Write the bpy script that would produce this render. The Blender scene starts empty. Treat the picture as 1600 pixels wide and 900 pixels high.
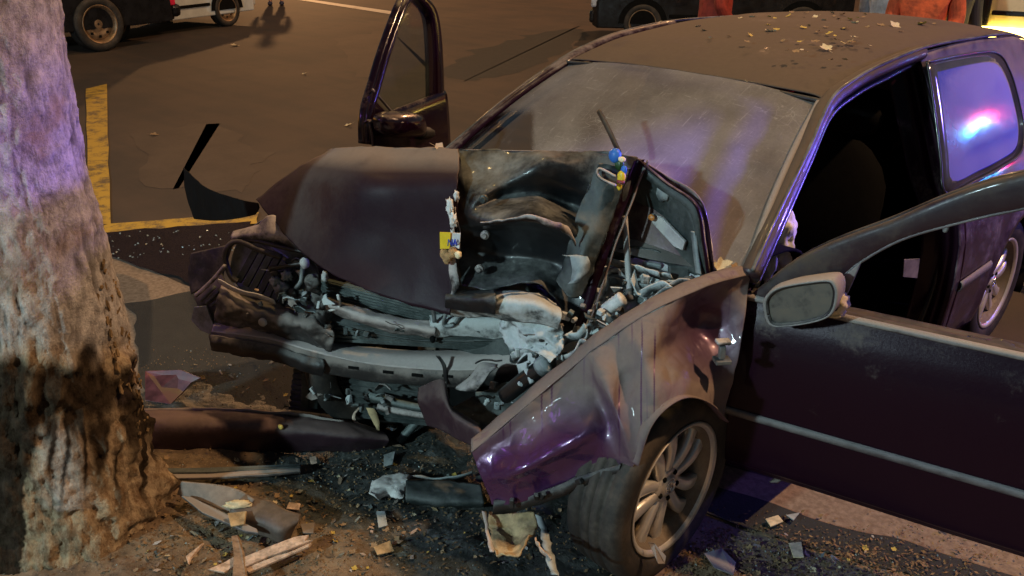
import bpy, bmesh, math, random
from mathutils import Vector, Matrix, noise
V = Vector
random.seed(7)
S = bpy.context.scene
COL = S.collection

# ------------------------------------------------------------------ camera
CAM = V((1.9471, -1.82, 1.9385)); YAW, PITCH, FPX = 0.7943, -0.4061, 1374.365
cd = bpy.data.cameras.new("camera"); cam = bpy.data.objects.new("camera", cd); COL.objects.link(cam)
cam.location = CAM; cam.rotation_euler = (math.pi/2 + PITCH, 0, YAW)
cd.sensor_width = 36.0; cd.lens = 36.0*FPX/1600.0; cd.clip_start = 0.05; cd.clip_end = 900
S.camera = cam

# ------------------------------------------------------------------ world (night sky), lamps, exposure
w = bpy.data.worlds.new("World"); S.world = w; w.use_nodes = True
nt = w.node_tree; sky = nt.nodes.new("ShaderNodeTexSky"); sky.sky_type = 'NISHITA'; sky.sun_disc = False
sky.sun_elevation = math.radians(2.0); sky.sun_rotation = math.radians(250); sky.ozone_density = 2.0
nt.links.new(sky.outputs[0], nt.nodes['Background'].inputs[0]); nt.nodes['Background'].inputs[1].default_value = 0.06
S.view_settings.view_transform = 'Standard'; S.view_settings.look = 'None'
S.view_settings.exposure = 0.3; S.view_settings.gamma = 1.0

def lamp(name, loc, color, watts, radius, target=None, cone=None, blend=.5):
    ld = bpy.data.lights.new(name, 'SPOT' if target else 'POINT')
    ld.color = color; ld.energy = watts; ld.shadow_soft_size = radius
    o = bpy.data.objects.new(name, ld); COL.objects.link(o); o.location = loc
    if target:
        ld.spot_size = math.radians(cone); ld.spot_blend = blend
        o.rotation_euler = (V(target)-V(loc)).to_track_quat('-Z', 'Y').to_euler()
    return o
SODIUM = (1.0, 0.50, 0.22)
lamp("street_lamp_light", (4.6, 2.9, 8.5), (1.0, .62, .33), 2300, .12)              # the lamp the car stands under
lamp("street_lamp_light_far", (-27, 15.5, 5.2), (1.0, .50, .20), 3900, .2)          # behind the van, throws its long shadow this way
lamp("street_lamp_light_road", (-9, 16, 9), SODIUM, 2200, .2)
lamp("street_lamp_light_near", (.2, -7.5, 3.7), (.66, .95, 1.0), 1250, .16)         # cool lamp behind the photographer
lamp("police_beacon_violet", (3.3, 4.4, 1.42), (.19, .13, 1.0), 1500, .12, (.50, .50, 1.20), 10, 1.0)   # beacon at the right, shining through the door opening
lamp("police_beacon_wide", (3.5, 4.5, 2.3), (.22, .15, 1.0), 230, .10, (-.1, .6, 1.3), 64, .7)
lamp("police_beacon_front", (-3.0, -5.5, 3.3), (.50, .16, 1.0), 75, .4)           # second one ahead of the car, mirrored in the wing
lamp("added_glint_lamp", (-5.1, 1.1, 11.3), (1.0, .66, .24), 900, .22)        # added high lamp, placed for glints on windscreen, hood and roof
BEAC = (2.36, 6.0, 1.335)
for k, (cc, ww, rr_) in enumerate((((.02, .03, 1.0), 30, .8), ((.02, .25, 1.0), 6, .04), ((.05, .55, 1.0), 4, .035), ((.6, .85, 1.0), 1.6, .02), ((.8, .6, 1.0), 1.2, .02), ((1.0, .03, .25), 4, .03), ((1.0, .02, .06), 3, .03))):
    lamp("beacon_and_glow_light", (BEAC[0]-.05*k if k else BEAC[0]-.02, BEAC[1]+(.4 if k == 0 else 0), BEAC[2]+.006*k), cc, ww, rr_)   # row of small beacon lenses, plus an added broad lamp for blue glow

# ------------------------------------------------------------------ pixel to point (true distance chosen per point)
cy, sy, cp, sp = math.cos(YAW), math.sin(YAW), math.cos(PITCH), math.sin(PITCH)
FWD = V((-sy*cp, cy*cp, sp)); RGT = V((cy, sy, 0)); UPV = RGT.cross(FWD)
def ray(px, py): return FWD + RGT*((px-800)/FPX) - UPV*((py-450)/FPX)
def Q(px, py, y=None, x=None, z=None):
    d = ray(px, py)
    ax, v = (1, y) if y is not None else (0, x) if x is not None else (2, z)
    return CAM + d*((v-CAM[ax])/d[ax])
def QN(px, py, n, c):
    d = ray(px, py); n = V(n); return CAM + d*((c - n.dot(CAM))/n.dot(d))
NF = V((.547, -.837, 0))                                    # normal of the crushed front end
def QF(px, py, c): return QN(px, py, NF, c)

# ------------------------------------------------------------------ materials
def lin(r, g, b):
    f = lambda c: (c/255/12.92) if c/255 <= .04045 else ((c/255+.055)/1.055)**2.4
    return (f(r), f(g), f(b), 1)
MATS = {}
class NT:
    def __init__(s, name):
        s.m = bpy.data.materials.new(name); s.m.use_nodes = True; s.t = s.m.node_tree
        s.b = s.t.nodes['Principled BSDF']; s.out = s.t.nodes['Material Output']; MATS[name] = s.m
    def n(s, typ, **kw):
        nd = s.t.nodes.new('ShaderNode'+typ)
        for k, v in kw.items(): setattr(nd, k, v)
        return nd
    def l(s, a, b): s.t.links.new(a, b)
    def coord(s, scale=(1, 1, 1), kind='Object'):
        c = s.n('TexCoord'); m = s.n('Mapping'); m.inputs['Scale'].default_value = scale
        s.l(c.outputs[kind], m.inputs[0]); return m.outputs[0]
    def noise(s, scale, detail=6, rough=.6, vec=None, dist=0):
        nd = s.n('TexNoise'); nd.inputs['Scale'].default_value = scale; nd.inputs['Detail'].default_value = detail
        nd.inputs['Roughness'].default_value = rough; nd.inputs['Distortion'].default_value = dist
        if vec is None: vec = s.coord()
        s.l(vec, nd.inputs['Vector']); return nd.outputs['Fac']
    def ramp(s, fac, lo, hi, a=0., b=1.):
        r = s.n('MapRange'); r.interpolation_type = 'SMOOTHSTEP'
        for i, v in enumerate((lo, hi, a, b)): r.inputs[i+1].default_value = v
        s.l(fac, r.inputs[0]); return r.outputs[0]
    def mix(s, fac, a, b):
        x = s.n('Mix'); x.data_type = 'RGBA'
        if isinstance(fac, (int, float)): x.inputs[0].default_value = fac
        else: s.l(fac, x.inputs[0])
        for i, v in ((6, a), (7, b)):
            if isinstance(v, tuple): x.inputs[i].default_value = v
            else: s.l(v, x.inputs[i])
        return x.outputs[2]
    def fmix(s, fac, a, b):
        x = s.n('Mix')
        for i, v in ((0, fac), (2, a), (3, b)):
            if isinstance(v, (int, float)): x.inputs[i].default_value = v
            else: s.l(v, x.inputs[i])
        return x.outputs[0]
    def math(s, op, a, b=0.):
        x = s.n('Math', operation=op)
        for i, v in ((0, a), (1, b)):
            if isinstance(v, (int, float)): x.inputs[i].default_value = v
            else: s.l(v, x.inputs[i])
        return x.outputs[0]
    def up(s):
        g = s.n('NewGeometry'); x = s.n('SeparateXYZ'); s.l(g.outputs['Normal'], x.inputs[0]); return x.outputs['Z']
    def bump(s, h, strength=.4, dist=.01):
        b = s.n('Bump'); b.inputs['Strength'].default_value = strength; b.inputs['Distance'].default_value = dist
        s.l(h, b.inputs['Height']); s.l(b.outputs[0], s.b.inputs['Normal'])
    def set(s, **kw):
        for k, v in kw.items():
            i = s.b.inputs[k]
            if isinstance(v, (int, float, tuple)): i.default_value = v
            else: s.l(v, i)
        return s.m

def dusty(name, base, dust, amount=.55, metal=.3, rough=.28, upw=1.0, coat=.5, scale=9, streak=0., bumps=.15, drough=.85, nw=1.3, spec=.5):
    """paint or plastic with settled extinguisher powder: thick on faces that look up, thin and patchy elsewhere"""
    t = NT(name); n1 = t.noise(scale, 8, .65); n2 = t.noise(scale*9, 5, .7)
    d = t.math('ADD', t.math('MULTIPLY', t.up(), .5*upw), t.math('MULTIPLY', t.math('SUBTRACT', n1, .5), nw))
    d = t.math('ADD', d, t.math('MULTIPLY', t.math('SUBTRACT', n2, .5), .5))
    d = t.ramp(t.math('ADD', d, amount-.5), -.25, .45)
    if streak:
        v = t.coord((30, 30, 1.0)); s1 = t.noise(1.0, 3, .55, v, .5); s2 = t.noise(2.2, 3, .5)
        d = t.math('MULTIPLY', d, t.fmix(t.ramp(s2, .36, .58), 1., t.ramp(s1, .62, .55, 1-streak*.4, 1.)))
    ca = t.n('Attribute'); ca.attribute_name = 'clean_or_shade'; d = t.math('MULTIPLY', d, t.math('SUBTRACT', 1., ca.outputs['Fac']))
    c = t.mix(d, base, t.mix(n2, dust, tuple(x*.7 for x in dust[:3])+(1,)))
    t.bump(t.math('ADD', n2, t.math('MULTIPLY', n1, .6)), bumps, .004)
    return t.set(**{'Base Color': c, 'Metallic': t.fmix(d, metal, 0.), 'Roughness': t.fmix(d, rough, drough), 'Coat Weight': t.fmix(d, coat, 0.), 'Coat Roughness': .08, 'Specular IOR Level': t.fmix(d, spec, .2)})

def plain(name, col, rough=.6, metal=0., var=.35, scale=20, bumps=.2, bdist=.004, emit=None, estr=0, trans=0, coat=0):
    t = NT(name); n1 = t.noise(scale, 8, .65)
    dk = tuple(x*(1-var) for x in col[:3])+(1,); lt = tuple(min(1, x*(1+var)) for x in col[:3])+(1,)
    t.bump(n1, bumps, bdist)
    kw = {'Specular IOR Level': .08 if col[0] < .008 else .5, 'Base Color': t.mix(t.ramp(n1, .3, .7), dk, lt), 'Roughness': t.ramp(n1, .2, .8, max(.02, rough-.1), min(1, rough+.1)), 'Metallic': metal, 'Coat Weight': coat}
    if emit: kw.update({'Emission Color': emit, 'Emission Strength': estr})
    return t.set(**kw)

DUST = (.27, .22, .19, 1); POWDER = (.60, .64, .64, 1)
PURPLE = (.034, .007, .030, 1)
dusty('paint', PURPLE, DUST, .42, .45, .24)
dusty('paint_fender', (.06, .011, .075, 1), (.24, .185, .165, 1), .80, .45, .22, .7, streak=.85, nw=.55)
dusty('paint_roof', (.02, .010, .018, 1), (.115, .085, .062, 1), .44, .2, .38, 1.0, coat=.3, scale=5, nw=1.8)
dusty('paint_clean', (.014, .0035, .010, 1), DUST, .08, .12, .32, coat=.10, spec=.12)
dusty('paint_gloss', (.012, .003, .011, 1), DUST, .02, .2, .16, coat=.5)
dusty('paint_quarter', (.03, .012, .045, 1), (.22, .19, .21, 1), .42, .45, .28, .7)
dusty('hood_paint', (.020, .009, .015, 1), (.22, .175, .15, 1), .36, .08, .45, 1.2, coat=0, scale=6, spec=.15)
dusty('hood_black', (.009, .010, .012, 1), (.25, .26, .25, 1), .31, .1, .42, .45, coat=.12, scale=7)
dusty('hood_under', (.020, .028, .028, 1), (.16, .175, .17, 1), .45, .1, .45, .3, coat=0, scale=8)
dusty('powdered_metal', (.03, .034, .035, 1), POWDER, .84, .3, .45, .8, coat=0, scale=15, bumps=.5, nw=2.4)
dusty('grey_metal', (.04, .042, .045, 1), (.50, .455, .43, 1), .56, .5, .42, .9, coat=0, scale=12, bumps=.4, nw=2.6)
dusty('beam_metal', (.06, .055, .055, 1), (.56, .50, .475, 1), .80, .4, .42, .9, coat=0, scale=9, bumps=.3, nw=1.2)
dusty('bright_metal', (.30, .30, .31, 1), (.62, .60, .58, 1), .65, .5, .4, .6, coat=0, scale=18, bumps=.3)
dusty('black_plastic', (.012, .012, .013, 1), (.20, .185, .17, 1), .30, 0, .45, 1., coat=0, scale=12)
dusty('dusty_plastic', (.03, .028, .028, 1), (.30, .26, .235, 1), .5, 0, .5, 1.1, coat=0, scale=10)
dusty('headlamp_reflector', (.10, .12, .13, 1), (.42, .46, .46, 1), .55, .7, .3, .5, coat=0, scale=12)
dusty('fin_metal', (.05, .065, .065, 1), (.26, .30, .29, 1), .42, .4, .4, .6, coat=0, scale=10)
dusty('rubber', (.012, .011, .010, 1), (.13, .105, .085, 1), .42, 0, .7, .5, coat=0, scale=8)
dusty('alloy_spoke', (.72, .69, .64, 1), (.42, .37, .31, 1), .28, .6, .32, .4, coat=.2, scale=12, bumps=.1)
dusty('alloy_shaded', (.22, .19, .155, 1), (.17, .13, .095, 1), .5, .5, .42, .4, coat=.2, scale=12, bumps=.1)  # barrel colour darkened to carry the shade between the spokes
dusty('seal', (.006, .006, .007, 1), (.10, .09, .08, 1), .25, 0, .35, .8, coat=.3)
dusty('moulding', (.05, .045, .05, 1), (.26, .24, .24, 1), .6, .0, .4, .8, coat=.3)
dusty('mirror_shell', (.06, .05, .05, 1), (.34, .31, .29, 1), .7, 0, .5, .8, coat=.2)
plain('interior', (.003, .0028, .003, 1), .9, 0, .4, 30)
plain('dark', (.006, .006, .006, 1), .9)
plain('airbag', (.66, .63, .60, 1), .85, 0, .12, 14, .3, .01)
plain('amber', (.55, .20, .05, 1), .3)
plain('yellow_plastic', (.80, .55, .03, 1), .4, 0, .1)
plain('blue_plastic', (.03, .16, .55, 1), .4, 0, .15)
plain('blue_ink', (.02, .05, .38, 1), .5)
plain('green_plastic', (.02, .07, .02, 1), .4)
plain('cream_plastic', (.72, .60, .38, 1), .5)
plain('maroon_plastic', (.20, .03, .04, 1), .5)
plain('brown_plush', (.42, .25, .11, 1), .95, 0, .3, 60, .8, .01)
plain('white_scrap', (.62, .61, .59, 1), .8, 0, .2, 25, .4)
plain('cream_leaf', (.56, .47, .30, 1), .75, 0, .3, 30, .4)
plain('brown_leaf', (.26, .17, .09, 1), .8, 0, .4, 30, .4)
plain('yellow_leaf', (.50, .36, .08, 1), .7, 0, .3, 30, .4)
plain('pale_wood', (.50, .37, .28, 1), .8, 0, .4, 40, .7, .006)
plain('wood', (.26, .18, .12, 1), .85, 0, .4, 40, .7, .006)
plain('board', (.20, .165, .14, 1), .75, 0, .3, 16, .5, .006)
plain('brown_board', (.10, .075, .06, 1), .6, 0, .4, 14, .5, .006)
plain('litter', (.17, .105, .05, 1), .9, 0, .7, 55, .3)
plain('tan_scrap', (.36, .26, .14, 1), .8, 0, .5, 18, .6, .01)
plain('red_plastic', (.12, .03, .03, 1), .45, 0, .5, 12)
dusty('bumper_cover', (.030, .013, .020, 1), (.17, .12, .11, 1), .40, .0, .5, .9, coat=0, scale=7, bumps=.3)
plain('chrome', (.75, .75, .75, 1), .12, 1., .1)
plain('van_dark', (.010, .010, .012, 1), .3, .2, .3, 6)
plain('van_white', (.55, .60, .62, 1), .35, 0, .1, 6, coat=.4)
plain('tail_red', (.65, .02, .06, 1), .25, 0, .2, 12)
plain('steel_rim', (.30, .20, .12, 1), .45, .6, .4, 14)
plain('car_black', (.012, .013, .015, 1), .2, .2, .3, 6, coat=.6)
plain('glass_dark', (.006, .007, .009, 1), .08, 0, .2, 4, 0)
plain('lamp_lens', (.55, .6, .7, 1), .1, .3)
plain('jeans', (.06, .08, .17, 1), .9, 0, .3, 30)
plain('shoe', (.03, .04, .10, 1), .6)
plain('skin', (.42, .24, .16, 1), .55, 0, .1)
plain('hair', (.02, .014, .01, 1), .6)
plain('orange_coat', (.50, .09, .03, 1), .8, 0, .4, 12, .5, .02)
plain('red_coat', (.30, .035, .02, 1), .8, 0, .4, 12, .5, .02)
plain('grey_coat', (.38, .38, .40, 1), .85, 0, .3, 12, .5, .02)
plain('navy_cloth', (.015, .018, .035, 1), .85, 0, .3, 12)
plain('ambulance_body', (.60, .50, .30, 1), .4, 0, .12, 6, coat=.3)
plain('strip_light', (.9, .75, .3, 1), .4, emit=(1, .70, .14, 1), estr=14)
plain('lens_blue', (.02, .03, .6, 1), .2)
plain('lens_red', (.6, .02, .04, 1), .2)
plain('pole_metal', (.16, .17, .17, 1), .5, .5)

def mk_glass():
    t = NT('quarter_glass')
    n = t.noise(3.5, 5, .5); n2 = t.noise(40, 5, .7)
    d = t.math('ADD', t.math('MULTIPLY', t.ramp(n, .3, .7), .35), .12)
    t.set(**{'Base Color': t.mix(d, (.010, .012, .025, 1), (.16, .16, .20, 1)), 'Roughness': t.ramp(n2, .2, .8, .07, .16), 'Coat Weight': .3, 'Coat Roughness': .10, 'IOR': 1.6})
    t = NT('windscreen')                                     # laminated glass under a film of grey powder, wiped and scratched in places
    n = t.noise(3.0, 7, .6); n2 = t.noise(120, 4, .7)
    v = t.coord((5, 60, 60)); sc = t.noise(1.3, 6, .7, v, 1.5)
    vo = t.n('TexVoronoi'); vo.feature = 'DISTANCE_TO_EDGE'; vo.inputs['Scale'].default_value = 34
    wv = t.n('VectorMath', operation='ADD'); nz = t.n('TexNoise'); nz.inputs['Scale'].default_value = 9; cc = t.coord()
    t.l(cc, nz.inputs['Vector']); t.l(cc, wv.inputs[0])
    mm = t.n('VectorMath', operation='SCALE'); mm.inputs['Scale'].default_value = .10; t.l(nz.outputs['Color'], mm.inputs[0]); t.l(mm.outputs[0], wv.inputs[1])
    t.l(wv.outputs[0], vo.inputs['Vector'])
    crack = t.math('MULTIPLY', t.ramp(vo.outputs['Distance'], .018, .004), t.ramp(t.noise(2.6, 3), .50, .66))
    at = t.n('Attribute'); at.attribute_name = 'wiped'
    dust = t.math('ADD', t.math('MULTIPLY', t.ramp(n, .2, .75), .26), .62)
    dust = t.math('SUBTRACT', dust, t.math('MULTIPLY', at.outputs['Fac'], .8))
    dust = t.math('ADD', dust, t.math('MULTIPLY', t.math('SUBTRACT', n2, .5), .3))
    v3 = t.coord((46, 3, 3)); v3.node.inputs['Rotation'].default_value = (0, 0, .9); sc2 = t.noise(1.6, 6, .75, v3, 2.2)
    scr = t.math('MAXIMUM', t.ramp(sc, .60, .68), t.ramp(sc2, .58, .66)); dust = t.math('ADD', dust, t.math('MULTIPLY', scr, .25))
    dust = t.math('ADD', dust, t.math('MULTIPLY', crack, .7)); dust.node.use_clamp = True
    df = t.n('BsdfDiffuse'); tl = t.n('BsdfTranslucent'); dcol = t.mix(t.math('MAXIMUM', crack, t.math('MULTIPLY', scr, .45)), t.mix(t.ramp(n, .25, .75), (.38, .34, .31, 1), (.56, .52, .48, 1)), (.80, .79, .77, 1))
    t.l(dcol, df.inputs[0]); tl.inputs[0].default_value = (.80, .78, .80, 1)
    ms = t.n('MixShader'); ms.inputs[0].default_value = .6; t.l(df.outputs[0], ms.inputs[1]); t.l(tl.outputs[0], ms.inputs[2])
    tr = t.n('BsdfTransparent'); tr.inputs[0].default_value = (.72, .80, .76, 1); gl = t.n('BsdfGlossy'); gl.inputs['Roughness'].default_value = .09
    fr = t.n('Fresnel'); fr.inputs[0].default_value = 1.5; mg = t.n('MixShader'); t.l(fr.outputs[0], mg.inputs[0]); t.l(tr.outputs[0], mg.inputs[1]); t.l(gl.outputs[0], mg.inputs[2])
    m2 = t.n('MixShader'); t.l(dust, m2.inputs[0]); t.l(mg.outputs[0], m2.inputs[1]); t.l(ms.outputs[0], m2.inputs[2])
    gl2 = t.n('BsdfGlossy'); gl2.inputs['Roughness'].default_value = .13; m3 = t.n('MixShader'); t.l(t.math('MULTIPLY', fr.outputs[0], .8), m3.inputs[0])
    t.l(m2.outputs[0], m3.inputs[1]); t.l(gl2.outputs[0], m3.inputs[2]); t.l(m3.outputs[0], t.out.inputs[0])
    t = NT('clear_glass')
    tr = t.n('BsdfTransparent'); tr.inputs[0].default_value = (.55, .60, .56, 1); gl = t.n('BsdfGlossy'); gl.inputs['Roughness'].default_value = .04
    df = t.n('BsdfDiffuse'); df.inputs[0].default_value = (.10, .12, .11, 1)
    mg = t.n('MixShader'); mg.inputs[0].default_value = .10; t.l(tr.outputs[0], mg.inputs[1]); t.l(gl.outputs[0], mg.inputs[2])
    m2 = t.n('MixShader'); t.l(t.math('MULTIPLY', t.noise(9, 6), .35), m2.inputs[0]); t.l(mg.outputs[0], m2.inputs[1]); t.l(df.outputs[0], m2.inputs[2]); t.l(m2.outputs[0], t.out.inputs[0])
    t = NT('dusty_mirror'); n = t.noise(14, 8, .65); n2 = t.noise(90, 4, .7)
    d = t.math('MULTIPLY', t.ramp(t.math('ADD', n, t.math('MULTIPLY', n2, .2)), .35, .75), .9)
    t.set(**{'Base Color': t.mix(d, (.10, .11, .11, 1), (.14, .115, .085, 1)), 'Metallic': t.fmix(d, .9, 0.), 'Roughness': t.fmix(d, .25, .8)})
    t = NT('broken_glass'); t.set(**{'Base Color': (.35, .42, .42, 1), 'Roughness': .08, 'Metallic': .35})
mk_glass()

def mk_ground():
    t = NT('asphalt'); n1 = t.noise(.35, 6, .6); n2 = t.noise(3.2, 8, .65); n3 = t.noise(170, 3, .8); n4 = t.noise(42, 5, .7)
    c = t.mix(t.ramp(n1, .3, .7), (.048, .032, .023, 1), (.070, .047, .032, 1))
    c = t.mix(t.ramp(t.math('ADD', t.noise(.9, 6, .65), t.math('MULTIPLY', t.noise(1, 5, .6, t.coord((.25, 3.2, 1))), .5)), .62, .95, 0, .8), c, (.028, .023, .019, 1)); c = t.mix(t.ramp(n3, .56, .72, 0, .6), c, (.16, .13, .10, 1))
    at = t.n('Attribute'); at.attribute_name = 'pave'
    c2 = t.mix(t.ramp(n4, .3, .7), (.15, .105, .07, 1), (.27, .20, .14, 1)); c2 = t.mix(t.ramp(n2, .55, .8, 0, .7), c2, (.09, .07, .05, 1))
    c = t.mix(at.outputs['Fac'], c, c2)
    t.set(**{'Base Color': c, 'Roughness': .85})
    t = NT('dirt'); n1 = t.noise(5, 9, .7); n2 = t.noise(38, 8, .7); n3 = t.noise(150, 3, .7)
    at = t.n('Attribute'); at.attribute_name = 'wet'
    c = t.mix(t.ramp(n1, .35, .65), (.10, .066, .038, 1), (.24, .165, .10, 1)); c = t.mix(t.ramp(n2, .5, .7), c, (.05, .036, .026, 1)); c = t.mix(t.ramp(n3, .6, .72, 0, .8), c, (.36, .26, .16, 1))
    wetc = t.mix(t.ramp(n2, .3, .7), (.016, .018, .017, 1), (.062, .066, .062, 1)); wetc = t.mix(t.ramp(n1, .55, .7), wetc, (.018, .017, .017, 1)); wetc = t.mix(t.math('MULTIPLY', t.ramp(t.noise(8, 8, .75), .54, .68), .8), wetc, (.17, .18, .175, 1))
    wm = t.ramp(t.math('ADD', at.outputs['Fac'], t.math('MULTIPLY', t.math('SUBTRACT', n1, .5), .9)), .35, .65)
    t.bump(t.math('ADD', n2, t.math('MULTIPLY', n3, .4)), .6, .010)
    t.set(**{'Base Color': t.mix(wm, c, wetc), 'Roughness': t.fmix(wm, .92, .48)})
    t = NT('shaded_asphalt'); n1 = t.noise(7, 8, .7); n2 = t.noise(120, 4, .7)  # asphalt with cast shade put into its dark colour
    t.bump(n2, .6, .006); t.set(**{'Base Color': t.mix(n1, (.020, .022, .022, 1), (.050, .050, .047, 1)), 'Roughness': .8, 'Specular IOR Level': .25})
    t = NT('asphalt_pale'); n1 = t.noise(1.6, 8, .7); n2 = t.noise(30, 6, .7); t.set(**{'Base Color': t.mix(t.ramp(t.math('ADD', n1, t.math('MULTIPLY', n2, .4)), .5, .9), (.055, .038, .027, 1), (.080, .056, .039, 1)), 'Roughness': .85})  # slightly paler road colour
    t = NT('dark_ground'); n1 = t.noise(9, 8, .7); t.bump(t.noise(60, 6, .7), .8, .01); t.set(**{'Base Color': t.mix(n1, (.003, .002, .005, 1), (.014, .009, .017, 1)), 'Roughness': .8, 'Specular IOR Level': .12})
    t = NT('yellow_paint'); n1 = t.noise(6, 8, .7); n2 = t.noise(90, 4, .7)
    wr = t.ramp(t.math('ADD', n1, t.math('MULTIPLY', n2, .35)), .62, .82)
    t.set(**{'Base Color': t.mix(wr, (.50, .31, .035, 1), (.13, .09, .04, 1)), 'Roughness': .7})
    t = NT('white_paint'); n1 = t.noise(3, 8, .7); t.set(**{'Base Color': t.mix(t.ramp(n1, .5, .75), (.62, .58, .5, 1), (.2, .17, .13, 1)), 'Roughness': .7})
    t = NT('bark'); at = t.n('Attribute'); at.attribute_name = 'stain'; ab = t.n('Attribute'); ab.attribute_name = 'scar'; ac = t.n('Attribute'); ac.attribute_name = 'cleft'
    v = t.coord((1, 1, .35)); n1 = t.noise(7, 9, .7, v); n2 = t.noise(30, 8, .75, t.coord((1, 1, .55))); n3 = t.noise(3.0, 6, .6); n4 = t.noise(120, 4, .7)
    c = t.mix(t.ramp(n2, .32, .66), (.25, .22, .205, 1), (.60, .545, .51, 1)); c = t.mix(t.ramp(n1, .54, .70, 0, .85), c, (.62, .58, .54, 1)); c = t.mix(t.ramp(n3, .54, .68, 0, .7), c, (.30, .185, .085, 1))
    c = t.mix(t.ramp(n4, .58, .75, 0, .55), c, (.10, .085, .075, 1))
    c = t.mix(t.math('MULTIPLY', ac.outputs['Fac'], .8), c, (.07, .055, .045, 1))
    sc = t.mix(t.ramp(n2, .35, .65), (.17, .095, .04, 1), (.46, .34, .20, 1)); c = t.mix(ab.outputs['Fac'], c, sc)
    c = t.mix(at.outputs['Fac'], c, t.mix(t.ramp(n2, .35, .7), (.007, .005, .004, 1), (.026, .015, .010, 1)))
    t.bump(t.math('ADD', n2, t.math('MULTIPLY', n4, .6)), .9, .012)
    t.set(**{'Base Color': c, 'Roughness': .9, 'Specular IOR Level': t.fmix(at.outputs['Fac'], .3, .05)})
    t = NT('splinter'); n1 = t.noise(22, 8, .7); t.bump(n1, .9, .012); t.set(**{'Base Color': t.mix(t.ramp(n1, .3, .7), (.12, .07, .03, 1), (.34, .22, .10, 1)), 'Roughness': .9})
mk_ground()
M = MATS

# ------------------------------------------------------------------ mesh helpers
def link(name, verts, faces, mat, parent=None, smooth=True, thick=0, sub=0, bevel=0, off=-1):
    me = bpy.data.meshes.new(name)
    me.from_pydata([tuple(v) for v in verts], [], faces); me.update()
    bm = bmesh.new(); bm.from_mesh(me); bmesh.ops.recalc_face_normals(bm, faces=bm.faces); bm.to_mesh(me); bm.free()
    return fin(name, me, mat, parent, smooth, thick, sub, bevel, off)
def fin(name, me, mat, parent=None, smooth=True, thick=0, sub=0, bevel=0, off=-1):
    mats = mat if isinstance(mat, (list, tuple)) else [mat]
    for m in mats: me.materials.append(M[m])
    for p in me.polygons: p.use_smooth = smooth
    o = bpy.data.objects.new(name, me); COL.objects.link(o)
    if bevel:
        b = o.modifiers.new('bevel', 'BEVEL'); b.width = bevel; b.segments = 2; b.limit_method = 'ANGLE'; b.angle_limit = math.radians(40)
    if thick:
        s = o.modifiers.new('solid', 'SOLIDIFY'); s.thickness = thick; s.offset = off
    if sub:
        s = o.modifiers.new('sub', 'SUBSURF'); s.levels = s.render_levels = sub
    if parent is not None: child(o, parent)
    return o
def wmat(o):
    m = o.matrix_basis.copy()
    return (wmat(o.parent) @ o.matrix_parent_inverse @ m) if o.parent else m
def child(o, parent):
    o.parent = parent; o.matrix_parent_inverse = wmat(parent).inverted(); return o
def recenter(o):
    me = o.data; xs = [v.co for v in me.vertices]
    c = V((sum(v.x for v in xs)/len(xs), sum(v.y for v in xs)/len(xs), min(v.z for v in xs)))
    me.transform(Matrix.Translation(-c)); o.location = c; return o
def tag(o, label, cat, group=None, kind=None):
    if label: o['label'] = label
    if cat: o['category'] = cat
    if group: o['group'] = group
    if kind: o['kind'] = kind
    return o
def thing(name, loc, label, cat, group=None):
    o = bpy.data.objects.new(name, None); COL.objects.link(o); o.location = loc; o.empty_display_size = .2
    return tag(o, label, cat, group)
def cr(p0, p1, p2, p3, t):
    return .5*((2*p1)+(p2-p0)*t+(2*p0-5*p1+4*p2-p3)*t*t+(3*p1-p0-3*p2+p3)*t*t*t)
def spline(pts, n):
    pts = [V(p) for p in pts]; out = []; m = len(pts)-1
    for i in range(n+1):
        u = i/n*m; k = min(int(u), m-1); t = u-k
        out.append(cr(pts[max(k-1, 0)], pts[k], pts[k+1], pts[min(k+2, m)], t))
    return out
def ridged(v, sc, seed=0):
    p = V(v)*sc+V((seed*7.1, seed*3.3, seed*1.7)); return 1-2*abs(noise.noise(p))
def crump(v, amp, sc, seed):
    p = V(v)*sc+V((seed*5.1, seed*2.3, seed*9.7))
    d, _ = noise.voronoi(p+.35*noise.noise_vector(p*.9), distance_metric='DISTANCE', exponent=2.5)
    return amp*((d[1]-d[0])*.9+.5*noise.noise(p*1.7)-.35)
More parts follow.
